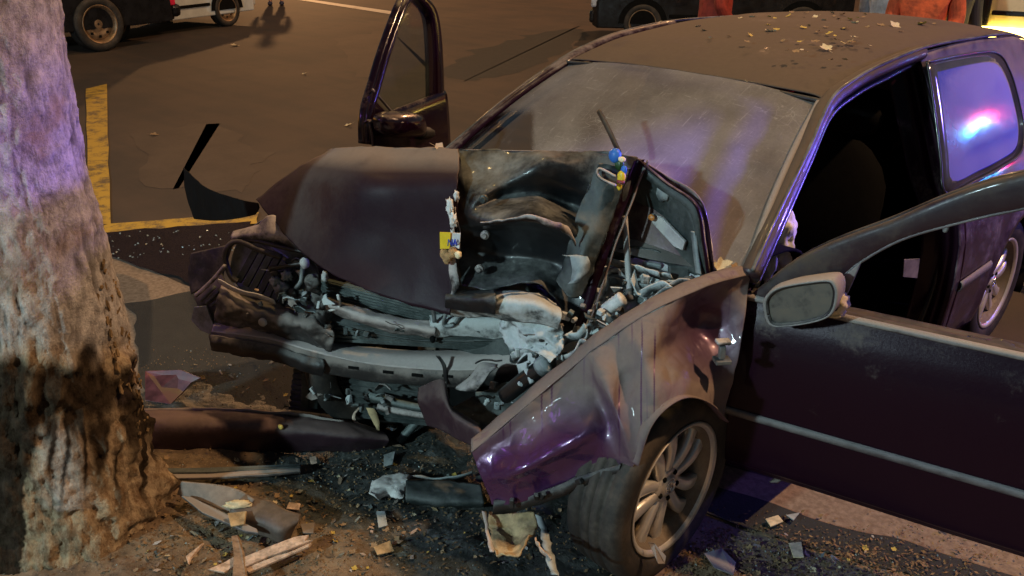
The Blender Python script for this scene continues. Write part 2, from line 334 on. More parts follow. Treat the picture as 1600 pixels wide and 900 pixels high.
def patch(name, rows, mat, parent=None, nu=40, nv=40, thick=.003, crumple=None, smooth=True, edge=0., attr=None, off=0, sharp=None):
    """surface through rows of control points; crumple=(amp,scale,seed) creases it; edge frays the rim"""
    R = [spline(r, nu) for r in rows]
    cols = [spline([R[j][i] for j in range(len(R))], nv) for i in range(nu+1)]
    vs = [cols[i][j] for j in range(nv+1) for i in range(nu+1)]
    W = nu+1
    def nrm(i, j):
        a = vs[j*W+min(i+1, nu)]-vs[j*W+max(i-1, 0)]; b = vs[min(j+1, nv)*W+i]-vs[max(j-1, 0)*W+i]
        n = a.cross(b); return n.normalized() if n.length > 1e-9 else V((0, 0, 1))
    if crumple:
        amp, sc, sd = crumple[:3]; k = crumple[3] if len(crumple) > 3 else 1
        N = [nrm(i, j) for j in range(nv+1) for i in range(nu+1)]
        vs = [v+N[q]*(crump(v, amp, sc, sd)+(crump(v, amp*.35, sc*3.1, sd+3) if k > 1 else 0)) for q, v in enumerate(vs)]
    if edge:
        for j in range(nv+1):
            for i in range(nu+1):
                if i in (0, nu) or j in (0, nv):
                    vs[j*W+i] = vs[j*W+i]+noise.noise_vector(vs[j*W+i]*22)*edge
    fs = [(j*W+i, j*W+i+1, (j+1)*W+i+1, (j+1)*W+i) for j in range(nv) for i in range(nu)]
    o = link(name, vs, fs, mat, parent, smooth, thick, off=off)
    if attr:
        a = o.data.attributes.new(attr[0], 'FLOAT', 'POINT')
        for q, v in enumerate(o.data.vertices): a.data[q].value = attr[1](v.co, (q % W)/nu, (q//W)/nv)
    return o
def tube_data(pts, r, seg=10, closed=False, n=None, ribs=0):
    P = spline(pts, n or max(8, 6*(len(pts)-1))) if len(pts) > 2 else [V(pts[0]).lerp(V(pts[1]), i/(n or 6)) for i in range((n or 6)+1)]
    vs, fs = [], []; m = len(P); up = V((0.13, .21, 1)).normalized()
    for i, p in enumerate(P):
        t = (P[min(i+1, m-1)]-P[max(i-1, 0)]).normalized()
        a = t.cross(up); a = a.normalized() if a.length > 1e-4 else V((1, 0, 0)); b = t.cross(a)
        rr = (r[0]+(r[1]-r[0])*i/(m-1)) if isinstance(r, (tuple, list)) else r
        if ribs and i % 2: rr *= 1-ribs
        for k in range(seg):
            q = 2*math.pi*k/seg; vs.append(p+a*rr*math.cos(q)+b*rr*math.sin(q))
    for i in range(m-1):
        for k in range(seg): fs.append((i*seg+k, i*seg+(k+1) % seg, (i+1)*seg+(k+1) % seg, (i+1)*seg+k))
    fs.append(tuple(range(seg))); fs.append(tuple(range((m-1)*seg, m*seg)))
    return vs, fs
def tube(name, pts, r, mat, parent=None, seg=10, n=None, ribs=0):
    vs, fs = tube_data(pts, r, seg, n=n, ribs=ribs); return link(name, vs, fs, mat, parent)
def ribbon(name, pts, width, wdir, mat, parent=None, thick=.003, n=None, crumple=None, wide=None):
    P = spline(pts, n or 10*(len(pts)-1)); w_ = V(wdir).normalized(); m = len(P)
    ws = [(spline([V((x, 0, 0)) for x in wide], m-1)[i].x if wide else width) for i in range(m)]
    rows = [[p-w_*ws[i]/2 for i, p in enumerate(P)], [p for p in P], [p+w_*ws[i]/2 for i, p in enumerate(P)]]
    W = m; vs = [v for r in rows for v in r]
    if crumple: vs = [v+noise.noise_vector(v*crumple[1])*crumple[0] for v in vs]
    fs = [(j*W+i, j*W+i+1, (j+1)*W+i+1, (j+1)*W+i) for j in range(2) for i in range(W-1)]
    return link(name, vs, fs, mat, parent, True, thick, off=0)
def prism(name, outline, nvec, thick, mat, parent=None, bevel=0, smooth=False, jag=0):
    O = [V(p) for p in outline]; nvec = V(nvec).normalized()*thick; k = len(O)
    vs = O+[p+nvec for p in O]
    fs = [tuple(range(k)), tuple(range(2*k-1, k-1, -1))]+[(i, (i+1) % k, k+(i+1) % k, k+i) for i in range(k)]
    return link(name, vs, fs, mat, parent, smooth, 0, 0, bevel)
def box_data(c, size, rot=None):
    c = V(c); hx, hy, hz = [s/2 for s in size]
    vs = [V((x, y, z)) for z in (-hz, hz) for y in (-hy, hy) for x in (-hx, hx)]
    if rot is not None: vs = [rot @ v for v in vs]
    return [c+v for v in vs], [(0, 2, 3, 1), (4, 5, 7, 6), (0, 1, 5, 4), (2, 6, 7, 3), (0, 4, 6, 2), (1, 3, 7, 5)]
def box(name, c, size, mat, parent=None, bevel=.01, rot=None):
    vs, fs = box_data(c, size, rot); return link(name, vs, fs, mat, parent, False, 0, 0, bevel)
class Join:
    def __init__(s): s.v, s.f = [], []
    def add(s, vf):
        b = len(s.v); s.v += list(vf[0]); s.f += [tuple(b+i for i in f) for f in vf[1]]; return s
    def done(s, name, mat, parent=None, smooth=True, **k): return link(name, s.v, s.f, mat, parent, smooth, **k)
def lathe_data(profile, seg=48, axis='x'):
    """profile: list of (axial, radius), turned about X"""
    vs, fs = [], []; k = len(profile)
    for i in range(seg):
        a = 2*math.pi*i/seg
        for ax, r in profile: vs.append(V((ax, r*math.cos(a), r*math.sin(a))))
    for i in range(seg):
        j = (i+1) % seg
        for q in range(k-1): fs.append((i*k+q, j*k+q, j*k+q+1, i*k+q+1))
    return vs, fs
def blob(name, c, r, mat, parent=None, lump=.25, sc=3., seed=0, rot=None, lev=3):
    bm = bmesh.new(); bmesh.ops.create_icosphere(bm, subdivisions=lev, radius=1)
    for v in bm.verts:
        n = 1+lump*noise.noise(v.co*sc*.6+V((seed*3.7, seed, 0)))+lump*.5*noise.noise(v.co*sc*1.6+V((seed, 9, seed)))
        q = V((v.co.x*r[0], v.co.y*r[1], v.co.z*r[2]))*n
        v.co = V(c)+(rot @ q if rot is not None else q)
    me = bpy.data.meshes.new(name); bm.to_mesh(me); bm.free(); return fin(name, me, mat, parent)

# ================================================================== SETTING
def project(v):
    d = V(v)-CAM; z = d.dot(FWD); return 800+FPX*d.dot(RGT)/z, 450-FPX*d.dot(UPV)/z
def sheet(name, outline, z, mat, kind='structure'):
    o = link(name, [V((p[0], p[1], z)) for p in outline], [tuple(range(len(outline)))], mat, None, False); o['kind'] = kind; return o
g = link('ground', [(-300, -300, 0), (300, -300, 0), (300, 300, 0), (-300, 300, 0)], [(0, 1, 2, 3)], 'asphalt', None, False); g['kind'] = 'structure'
pv = sheet('pavement', [(-4.4, -3.2), (-3.55, -.05), (-2.6, .05), (-1.2, .35), (.2, .62), (1.5, 1.02), (4.5, 2.0), (6, -5), (-4, -6)], .004, 'asphalt')
a = pv.data.attributes.new('pave', 'FLOAT', 'POINT')
for d in a.data: d.value = 1.0
def gp(*pts): return [tuple(Q(x, y, z=0).xy) for x, y in pts]
def wob(pts, n=10, amp=.012):
    out = []
    for i, p in enumerate(pts):
        q = pts[(i+1) % len(pts)]
        for k in range(n):
            v = V((p[0], p[1], 0)).lerp(V((q[0], q[1], 0)), k/n); v += noise.noise_vector(v*6)*amp; out.append((v.x, v.y))
    return out
sheet('road_marking', wob(gp((134, 140), (167, 132), (173, 352), (140, 352))), .008, 'yellow_paint')
sheet('road_marking', wob(gp((120, 366), (172, 352), (404, 334), (402, 352), (174, 365), (120, 372))), .012, 'yellow_paint')
sheet('road_marking', gp((440, -4), (446, -6), (640, 22), (632, 26)), .006, 'white_paint')
sheet('shade_patch', wob(gp((1085, 752), (1135, 768), (1300, 822), (1475, 872), (1600, 905), (1600, 960), (1400, 895), (1240, 850), (1120, 812), (1060, 790)), 6, .03), .011, 'shaded_asphalt')  # shadow band of the open door, painted as a darker sheet
sheet('dark_patch', wob(gp((168, 366), (392, 350), (352, 398), (306, 447), (240, 425), (168, 404)), 8, .05), .016, 'dark_ground')  # dark purple-black patch of ground

sheet('shade_patch', wob(gp((196, 476), (300, 458), (420, 560), (900, 600), (1000, 760), (900, 960), (640, 930), (470, 760), (240, 700), (222, 560)), 8, .05), .0085, 'shaded_asphalt')  # car's shadow on the ground before it, painted as a dark sheet
sheet('road_tone_patch', wob(gp((690, 112), (740, 78), (830, 56), (905, 40), (915, 56), (880, 84), (800, 118), (720, 128)), 8, .25), .0016, 'shaded_asphalt')  # shadow of the black car, painted on the road
sheet('road_tone_patch', wob(gp((200, 210), (330, 190), (420, 240), (380, 300), (230, 290)), 8, .2), .0016, 'asphalt_pale')  # paler stretch of road
sheet('road_tone_patch', wob(gp((520, 60), (640, 40), (700, 66), (690, 110), (560, 120)), 8, .3), .0010, 'asphalt_pale')  # light patch behind the far door, painted as a paler sheet
def blobmask(px, py, blobs):
    s = 0
    for x, y, rx, ry in blobs: s = max(s, 1-math.hypot((px-x)/rx, (py-y)/ry))
    return s
DX0, DX1, DY0, DY1 = -1.9, 2.1, -1.9, .55
def dirt_h(x, y):
    p = V((x, y, 0)); m = max(0, min(1, min(x-DX0, DX1-x, y-DY0, DY1-y)*3)); px, py = project(p)
    near = max(0, 1-math.hypot(x+.85, y+1.1)/1.15)
    strew = max(near, blobmask(px, py, [(620, 800, 420, 210), (330, 760, 260, 95), (1080, 850, 190, 70), (1330, 905, 330, 75), (1000, 900, 260, 100)]))
    h = -.030+.052*min(1, strew*2.2)+.05*near*near+.022*noise.noise(p*4)+.014*noise.noise(p*13)+.010*abs(noise.noise(p*31))
    return h*m-.03*(1-m)+.004
def ground_z(x, y): return max(.012, dirt_h(x, y))
def mk_dirt():
    nx, ny = 300, 190; vs, wet = [], []
    for j in range(ny+1):
        for i in range(nx+1):
            x = DX0+(DX1-DX0)*i/nx; y = DY0+(DY1-DY0)*j/ny; px, py = project((x, y, 0)); vs.append(V((x, y, dirt_h(x, y))))
            wv = blobmask(px, py, [(600, 740, 260, 130), (760, 830, 240, 130), (380, 610, 230, 90), (900, 850, 120, 110), (560, 800, 90, 60)])
            wet.append(max(0, min(1, wv*2.6)))
    W = nx+1; fs = [(j*W+i, j*W+i+1, (j+1)*W+i+1, (j+1)*W+i) for j in range(ny) for i in range(nx)]
    o = link('dirt', vs, fs, 'dirt', None, True); o['kind'] = 'structure'
    at = o.data.attributes.new('wet', 'FLOAT', 'POINT')
    for q, v in enumerate(wet): at.data[q].value = v
mk_dirt()
# ------------------------------------------------------------------ tree
def mk_tree():
    T = thing('street_tree', (-.85, -1.165, 0), 'thick tree trunk at left with grey bark, torn and stained dark brown near its foot', 'tree')
    def axis(z): return V((-.85-.01*math.sin(z*1.3), -1.165, z))
    def rad(z): return .272+.03*math.exp(-max(0, z)/.2)+.008*math.sin(z*3.4)-.006*z
    nz, na = 300, 220; z0, z1 = -.12, 3.6; vs = []; st = []; sc = []; cl = []
    for j in range(nz+1):
        z = z0+(z1-z0)*(j/nz)**1.25
        for i in range(na):
            a = 2*math.pi*i/na; u = V((math.cos(a), math.sin(a), 0)); base = axis(z); r = rad(z)
            q = V((u.x, u.y, z*.85))+.25*noise.noise_vector(V((u.x*3, u.y*3, z*3))); q2 = V((u.x*r, u.y*r, z))
            f = max(ridged(q, 5.2, 1)*.85+.1, ridged(q, 9.5, 2)*.8+.05)
            cleft = max(0, (f-.76+.20*noise.noise(V((u.x*4, u.y*4, z*4))))/.22); d = -.008*min(1.2, cleft)+.004*noise.noise(q*14)+.003*noise.noise(q*30)+.006*noise.noise(q2*26)+.004*noise.noise(q2*60)+.012*noise.noise(q2*6)
            root = max(0, .35-z)*.10*(.5+.5*math.cos(a*5+.6)); r += root
            px, py = project(base+u*r)
            facing = u.dot((CAM-base).normalized()) > -.15
            s = g2 = 0.
            wz = 545+18*noise.noise(V((px*.02, 0, 1)))
            if facing:
                # torn-bark scar: a wide ring where the car struck, ragged at both ends
                g2 = max(0, min(1, (py-(525+40*noise.noise(V((px*.03, 3, 0)))))/45))
                e = noise.noise(V((px*.018, py*.012, 5)))
                top = 552+45*noise.noise(V((px*.025, 1, 2))); bot = 712+95*noise.noise(V((px*.035, 8, 2)))
                s = max(0, min(1, (py-top)/24))*max(0, min(1, (bot-py)/40))*min(1, .75+.8*noise.noise(V((px*.03, py*.03, 2)))+.35)
                run = noise.noise(V((px*.085+e, py*.004, 9)))
                if py > 640: s = max(s, max(0, min(1, (run-.12)*7))*max(0, min(1, (830-py)/80)))
                if px < 38+12*e: s = max(s, max(0, min(1, (py-545)/40)))
                inner = max(0, 1-abs(px-(95+.15*(py-700)))/60) if 650 < py < 800 else 0
                g2 = max(0, g2-.8*inner*min(1, (py-650)/30))
                if px > 180: d += g2*.022*max(0, noise.noise(V((px*.05, py*.075, 14)))+.25)
                d += g2*(-.010+.026*noise.noise(V((px*.035, py*.022, 4)))+.010*noise.noise(V((px*.10, py*.05, 4)))+.006*noise.noise(V((px*.25, py*.2, 4))))
            vs.append(base+u*(r+d)); st.append(s*.93); sc.append(g2*.9); cl.append(min(1, cleft*.9))
    fs = [(j*na+i, j*na+(i+1) % na, (j+1)*na+(i+1) % na, (j+1)*na+i) for j in range(nz) for i in range(na)]
    o = link('trunk', vs, fs, 'bark', T)
    for nm, dat in (('stain', st), ('scar', sc), ('cleft', cl)):
        at = o.data.attributes.new(nm, 'FLOAT', 'POINT')
        for q, v in enumerate(dat): at.data[q].value = v
    # ragged flaps of bark along the torn rim
    fl = Join(); rnd = random.Random(5)
    for k in range(110):
        a = rnd.uniform(.8, 1.5); z = rnd.choice([rnd.gauss(.78, .08), rnd.gauss(.50, .14)])
        if not .0 < z < 1.0: continue
        b = axis(z); va = (CAM-b); va.z = 0; va.normalize(); u = Matrix.Rotation(a, 3, 'Z') @ va
        r = rad(z)+max(0, .35-z)*.08+rnd.uniform(-.010, .004); c = b+u*r; tn = V((0, 0, 1)).cross(u)
        L = rnd.uniform(.006, .022); Wd = rnd.uniform(.003, .009); tilt = rnd.uniform(-.3, .45)
        up = (V((0, 0, 1))*math.cos(tilt)+u*math.sin(tilt)); n = tn.cross(up)*rnd.uniform(.003, .008)
        ps = [c-tn*Wd+up*rnd.uniform(-.3, .3)*L, c-tn*Wd*.3+up*L, c+tn*Wd*.7+up*L*rnd.uniform(.5, 1.2), c+tn*Wd-up*L*.3, c-up*L*.8]
        vv = [p-n*.5 for p in ps]+[p+n*.5 for p in ps]; kk = 5
        fl.add((vv, [tuple(range(5)), tuple(range(9, 4, -1))]+[(i, (i+1) % kk, kk+(i+1) % kk, kk+i) for i in range(kk)]))
    o = fl.done('torn_bark', 'splinter', T, False); o['kind'] = 'stuff'
    # two limbs above the frame
    tube('limb', [axis(3.4), V((-1.5, -1.0, 4.2)), V((-2.2, -.7, 5.4))], (.16, .07), 'bark', T, 14)
    tube('limb', [axis(3.4), V((-1.2, -1.6, 4.3)), V((-1.0, -2.2, 5.6))], (.15, .06), 'bark', T, 14)
    return T
mk_tree()

# ================================================================== THE WRECKED CAR
CAR = thing('crashed_car', (0, 1.25, 0), 'dark purple three door hatchback with its front smashed in, both doors open', 'car')
SIDE_LV = [(.18, .80), (.24, .83), (.33, .855), (.55, .872), (.72, .862), (.83, .835), (.90, .80), (.945, .772)]
def sidex(z):
    for (a, xa), (b, xb) in zip(SIDE_LV, SIDE_LV[1:]):
        if z <= b: t = max(0, (z-a)/(b-a)); return xa+(xb-xa)*t
    return .772-(z-.945)*.40
def railz(y):
    P = [(.98, 1.345), (1.12, 1.375), (1.35, 1.408), (1.72, 1.43), (2.2, 1.43), (2.7, 1.405), (3.05, 1.345)]
    for (a, za), (b, zb) in zip(P, P[1:]):
        if y <= b: t = max(0, (y-a)/(b-a)); return za+(zb-za)*t
    return 1.345
def roofz(x, y):
    return railz(y)+.018+.045*(1-min(1, abs(x)/.575)**2.2)*min(1, .35+(y-.98)*.9)
def taper(y): return 1-.035*max(0, y-2.0)**1.4
def railx(y): return min(.59, sidex(railz(y)))*taper(y)
# roof
rows = []
for y in (.985, 1.12, 1.35, 1.72, 2.1, 2.5, 2.85, 3.06):
    X = railx(y)-.012; rows.append([V((X*t, y, roofz(X*t, y)-(.012 if abs(t) == 1 else 0))) for t in (1, .93, .75, .4, 0, -.4, -.75, -.93, -1)])
patch('roof', rows, 'paint_roof', CAR, 50, 50, .004, (.004, 2.2, 3))
# roof joint to the windscreen
tube('roof_seal', [V((railx(.98)*t*.985, .972, roofz(railx(.98)*t, .985)-.012)) for t in (1, .6, .2, -.2, -.6, -1)], .009, 'seal', CAR)

def body_side(s):
    # rear quarter with its wheel arch, down to the sill
    cols = []; ys = [1.72+i*(3.32-1.72)/64 for i in range(65)]
    for y in ys:
        d = y-2.511; lo = .20
        if abs(d) < .365: lo = max(lo, .31+math.sqrt(.365**2-d*d))
        if y > 2.9: lo = max(lo, .20+(y-2.9)*.28)
        hi = .955; c = []
        for k in range(17):
            z = lo+(hi-lo)*k/16; x = sidex(z)*(1-.05*max(0, y-2.75)**2*3)
            if abs(d) < .46: x += .012*math.exp(-((math.hypot(d, z-.31)-.37)/.035)**2)
            x -= .012*math.exp(-((z-.505)/.012)**2)*0
            c.append(V((s*x, y, z)))
        cols.append(c)
    vs = [v for c in cols for v in c]; n = 17
    fs = [(i*n+k, (i+1)*n+k, (i+1)*n+k+1, i*n+k+1) for i in range(64) for k in range(16)]
    q = link('rear_quarter', vs, fs, 'paint_quarter', CAR, True, .004, off=0)
    # upper side between belt and roof
    rows = []
    for k in range(7):
        r = []
        for y in (1.70, 1.8, 2.0, 2.25, 2.5, 2.75, 2.95, 3.08):
            zt = railz(y)+.006; yy = y+.22*max(0, (y-2.6)/.48)*(1-k/6); z = .955+(zt-.955)*k/6
            x0 = sidex(.955)*(1-.05*max(0, yy-2.75)**2*3); x1 = railx(y)
            x = x0+(x1-x0)*(k/6)+.018*math.sin(math.pi*k/6); r.append(V((s*x, yy, z)))
        rows.append(r)
    patch('roof_pillar', rows, 'paint_quarter', CAR, 40, 20, .004)
    # wheel house
    J = Join(); prof = [(-.0, .37), (.24, .37)]
    vs, fs = [], []
    for k in range(25):
        a = -.4+(math.pi+.8)*k/24
        for xx in (.845, .58): vs.append(V((s*xx, 2.511+.372*math.cos(a), .31+.372*math.sin(a))))
    fs = [(2*k, 2*k+1, 2*k+3, 2*k+2) for k in range(24)]
    vs.append(V((s*.58, 2.511, .31))); fs += [(2*k+1, 50, 2*k+3) for k in range(24)]
    link('wheel_house', vs, fs, 'dark', CAR, True, .003)
    # sill
    rows = [[V((s*x, y, z)) for y in (.52, .9, 1.3, 1.75)] for x, z in ((.80, .17), (.835, .19), (.85, .25), (.835, .31), (.79, .335), (.72, .34))]
    patch('sill', rows, 'paint', CAR, 20, 14, .004)
    # screen pillar and roof rail
    P = [V((s*.742, .335, .955)), V((s*.70, .52, 1.075)), V((s*.645, .76, 1.225)), V((s*.59, .975, 1.338)), V((s*.583, 1.15, 1.385)), V((s*railx(1.35), 1.35, railz(1.35)+.006)), V((s*railx(1.72), 1.72, railz(1.72)+.004))]
    tube('screen_pillar', P, .030, 'paint_roof' if s > 0 else 'paint_clean', CAR, 12, 60)
    tube('door_seal', [p+V((-s*.004, .045, -.045)) for p in P]+[V((s*.62, 1.745, 1.30)), V((s*.72, 1.765, 1.05)), V((s*.775, 1.77, .85)), V((s*.79, 1.75, .55)), V((s*.78, 1.70, .36))], .011, 'seal', CAR, 8, 110)
    tube('drip_trim', [p+V((s*.012, -.010, .022)) for p in P[:2]]+[p+V((s*.016, .0, .022)) for p in P[2:]]+[V((s*(railx(2.2)+.004), 2.2, railz(2.2)+.012)), V((s*(railx(2.7)+.004), 2.7, railz(2.7)+.012)), V((s*.53, 3.05, 1.35))], .007, 'hood_black', CAR, 8, 90)
    # lock pillar
    rows = []
    for z in (.33, .5, .7, .85, .95, 1.1, 1.25, 1.36, 1.425):
        x = sidex(z); yb = 1.72+.0*(z); k = max(0, z-.95); yy = 1.735-.02*k
        rows.append([V((s*(x-.14), yy-.03, z)), V((s*(x-.09), yy+.012, z)), V((s*(x-.05), yy+.004, z)), V((s*(x-.035), yy+.03, z)), V((s*(x-.006), yy+.034, z)), V((s*(x+.003), yy+.05, z))])
    lp = patch('lock_pillar', rows, 'paint_clean', CAR, 20, 40, .004)
    return lp
lp = body_side(1)
prism('maker_plate', [Q(1412, 405, x=.775), Q(1436, 404, x=.775), Q(1432, 434, x=.775), Q(1410, 432, x=.775)], (1, -.3, 0), .004, 'moulding', lp)
box('striker', (.795, 1.735, .78), (.02, .03, .05), 'bright_metal', lp)
body_side(-1)

# side moulding on the quarter
for s in (1,):
    rows = [[V((s*(sidex(.53+dz)+.004+o), y, .53+dz)) for y in (1.78, 1.95, 2.12)] for dz, o in ((-.022, 0), (-.012, .01), (.012, .01), (.022, 0))]
    patch('side_moulding', rows, 'moulding', CAR, 10, 6, .004)
# quarter glass: dark flush pane inside a rubber frame
def QS(px, py, o=0.):
    x = .7
    for _ in range(8):
        p = Q(px, py, x=x); x = .772+(railx(p.y)-.772)*max(0, min(1, (p.z-.955)/(railz(p.y)-.955)))+.016+o
    return Q(px, py, x=x)
qpix = [(1443, 99), (1500, 87), (1550, 84), (1572, 112), (1588, 160), (1597, 205), (1591, 240), (1560, 262), (1520, 283), (1473, 303), (1466, 250), (1455, 170)]
qo = [QS(a, b, .004) for a, b in qpix]
cen = sum(qo, V())/len(qo); qn = V((0, 0, 0))
for a_, b_ in zip(qo, qo[1:]+qo[:1]): qn += (a_-cen).cross(b_-cen)
qn.normalize(); qn = qn if qn.x > 0 else -qn; qo = [p-qn*(p-cen).dot(qn)*.85+qn*.012 for p in qo]
def fan_panel(name, outline, mat, parent, bulge, nrm, rings=6, thick=.004):
    c = sum(outline, V())/len(outline); P = spline(outline+[outline[0]], len(outline)*4)[:-1]; k = len(P); vs = [c+V(nrm)*bulge]; fs = []
    for r in range(1, rings+1):
        t = r/rings
        for p in P: vs.append(c.lerp(p, t)+V(nrm)*bulge*(1-t*t))
    for i in range(k): fs.append((0, 1+i, 1+(i+1) % k))
    for r in range(rings-1):
        for i in range(k): fs.append((1+r*k+i, 1+(r+1)*k+i, 1+(r+1)*k+(i+1) % k, 1+r*k+(i+1) % k))
    return link(name, vs, fs, mat, parent, True, thick)
fan_panel('quarter_window', qo, 'quarter_glass', CAR, .006, qn)
tube('window_seal', qo+[qo[0]], .006, 'seal', CAR, 8, 90)

# windscreen under grey dust, with a clearer wiped corner at the far side
rows = []
WB = [(.735, .355, .955), (.45, .215, .965), (0, .15, .97), (-.45, .215, .965), (-.735, .355, .955)]
WT = [(.575, .985, 1.345), (.33, .965, 1.378), (0, .955, 1.388), (-.33, .965, 1.378), (-.575, .985, 1.345)]
for k in range(6):
    t = k/5; rows.append([V(b).lerp(V(c), t)+V((0, -.035, .035))*math.sin(math.pi*t)*.6 for b, c in zip(WB, WT)])
def wiped(co, u, v):
    px, py = project(co); s = 0
    if px < 836 and py > 165: s = min(1, (836-px)/6)*min(1, (py-165)/18)
    s = s-.5*max(0, 1-math.hypot((px-1090)/170, (py-270)/130))
    s = max(s, .5*max(0, 1-math.hypot((px-925)/38, (py-200)/50)))
    return s
patch('windscreen', rows, 'windscreen', CAR, 70, 60, 0, (.0035, 5, 2), attr=('wiped', wiped))
# black frit line beside the screen
for s in (1, -1):
    tube('screen_seal', [V((s*a.x if 0 else s*abs(a.x)*.985, a.y-.012, a.z+.004)) for a in (V(WB[0]), V(WB[0]).lerp(V(WT[0]), .35)+V((0, -.02, .02)), V(WB[0]).lerp(V(WT[0]), .7)+V((0, -.018, .018)), V(WT[0]))], .012, 'dusty_plastic' if s > 0 else 'paint_clean', CAR, 8, 30)

# tail: hatch, glass, bumper, lamps
rows = [[V((x*k, y-.10*abs(x)**3, z)) for x in (-.62, -.35, 0, .35, .62)] for k, y, z in ((.86, 3.07, 1.35), (.98, 3.20, 1.16), (1.1, 3.34, .97), (1.16, 3.42, .84), (1.16, 3.44, .6), (1.16, 3.40, .45))]
patch('hatch', rows, 'paint', CAR, 20, 24, .004)
rows = [[V((x*k, y-.10*abs(x)**3+.012, z)) for x in (-.55, -.3, 0, .3, .55)] for k, y, z in ((.88, 3.10, 1.315), (.98, 3.20, 1.17), (1.08, 3.325, .99))]
patch('rear_window', rows, 'glass_dark', CAR, 12, 10, .004)
rows = [[V((x, y-.22*abs(x)**4, z)) for x in (-.86, -.6, 0, .6, .86)] for y, z in ((3.38, .52), (3.50, .5), (3.53, .42), (3.50, .28), (3.40, .22))]
patch('rear_bumper', rows, 'paint', CAR, 20, 14, .004)
for s in (1, -1):
    box('tail_lamp', (s*.70, 3.34, .80), (.17, .09, .17), 'tail_red', CAR, .03)

# cabin
box('cabin_floor', (0, 1.87, .27), (1.5, 2.6, .08), 'dark', CAR)
box('bulkhead', (0, .40, .58), (1.36, .03, .68), 'dark', CAR)
rows = [[V((x, y, z)) for x in (.70, .35, 0, -.35, -.70)] for y, z in ((.33, .94), (.45, .955), (.62, .95), (.74, .90), (.78, .78), (.72, .6))]
patch('dashboard', rows, 'interior', CAR, 14, 20, .01)
def seat(x, y):
    rot = Matrix.Rotation(math.radians(-17), 3, 'X')
    s = blob('seat', (x, y, .46), (.25, .27, .10), 'interior', CAR, .08, 2, 1)
    blob('backrest', (x, y+.34, .78), (.24, .10, .34), 'interior', s, .08, 2, 2, rot)
    blob('headrest', (x, y+.46, 1.17), (.13, .06, .09), 'interior', s, .05, 2, 3)
    return s
seat(.37, 1.20); seat(-.37, 1.20)
rb = blob('rear_seat', (0, 2.25, .50), (.58, .28, .13), 'interior', CAR, .05, 2, 4); blob('backrest', (0, 2.55, .80), (.58, .12, .33), 'interior', rb, .05, 2, 5)
st = Join()
ang = math.radians(65); sw = []
for k in range(33):
    a = 2*math.pi*k/32; sw.append(V((.37+.18*math.cos(a), .86+.18*math.sin(a)*math.cos(ang), .90+.18*math.sin(a)*math.sin(ang))))
sto = tube('steering_wheel', sw, .015, 'interior', CAR, 8, 64)
# burst airbag hanging at the screen pillar
ab = blob('airbag', Q(1218, 378, x=.60), (.055, .05, .10), 'airbag', CAR, .5, 3, 6, None, 4)
blob('airbag', Q(1200, 408, x=.62), (.03, .03, .06), 'airbag', CAR, .5, 3, 8, None, 3)

# ------------------------------------------------------------------ wheels
TYRE = [(-.085, .222), (-.095, .25), (-.098, .28), (-.088, .303), (-.075, .311), (-.045, .313), (-.042, .306), (-.030, .306), (-.027, .314), (-.003, .315), (-.002, .307), (.002, .307), (.003, .315), (.027, .314), (.030, .306), (.042, .306), (.045, .313), (.075, .311), (.088, .303), (.098, .28), (.096, .25), (.087, .226), (.080, .218)]
RIM = [(-.08, .212), (-.02, .192), (.03, .190), (.055, .196), (.074, .207), (.083, .222), (.088, .224), (.091, .220), (.086, .209), (.070, .200), (.05, .185), (-.02, .182), (-.085, .205)]
def spoke_mesh():
    J = Join()
    for sgn in (-1, 1):                                      # a pair of curved blades
        rows = []
        for k in range(9):
            t = k/8; r = .045+(.198-.045)*t; off = sgn*(.017+.030*t**.8)+.020*math.sin(t*2.6)
            wd = .018-.001*t+.010*t*t; ax = .058+.006*math.sin(t*3.1)-.002*t
            rows.append((r, off, wd, ax))
        vs, fs = [], []
        for r, off, wd, ax in rows:
            vs += [V((ax-.030, off-wd, r)), V((ax-.004, off-wd, r)), V((ax, off-wd*.5, r)), V((ax, off+wd*.5, r)), V((ax-.004, off+wd, r)), V((ax-.030, off+wd, r))]
        for k in range(8):
            for q in range(6): fs.append((k*6+q, k*6+(q+1) % 6, (k+1)*6+(q+1) % 6, (k+1)*6+q))
        J.add((vs, fs))
    return J
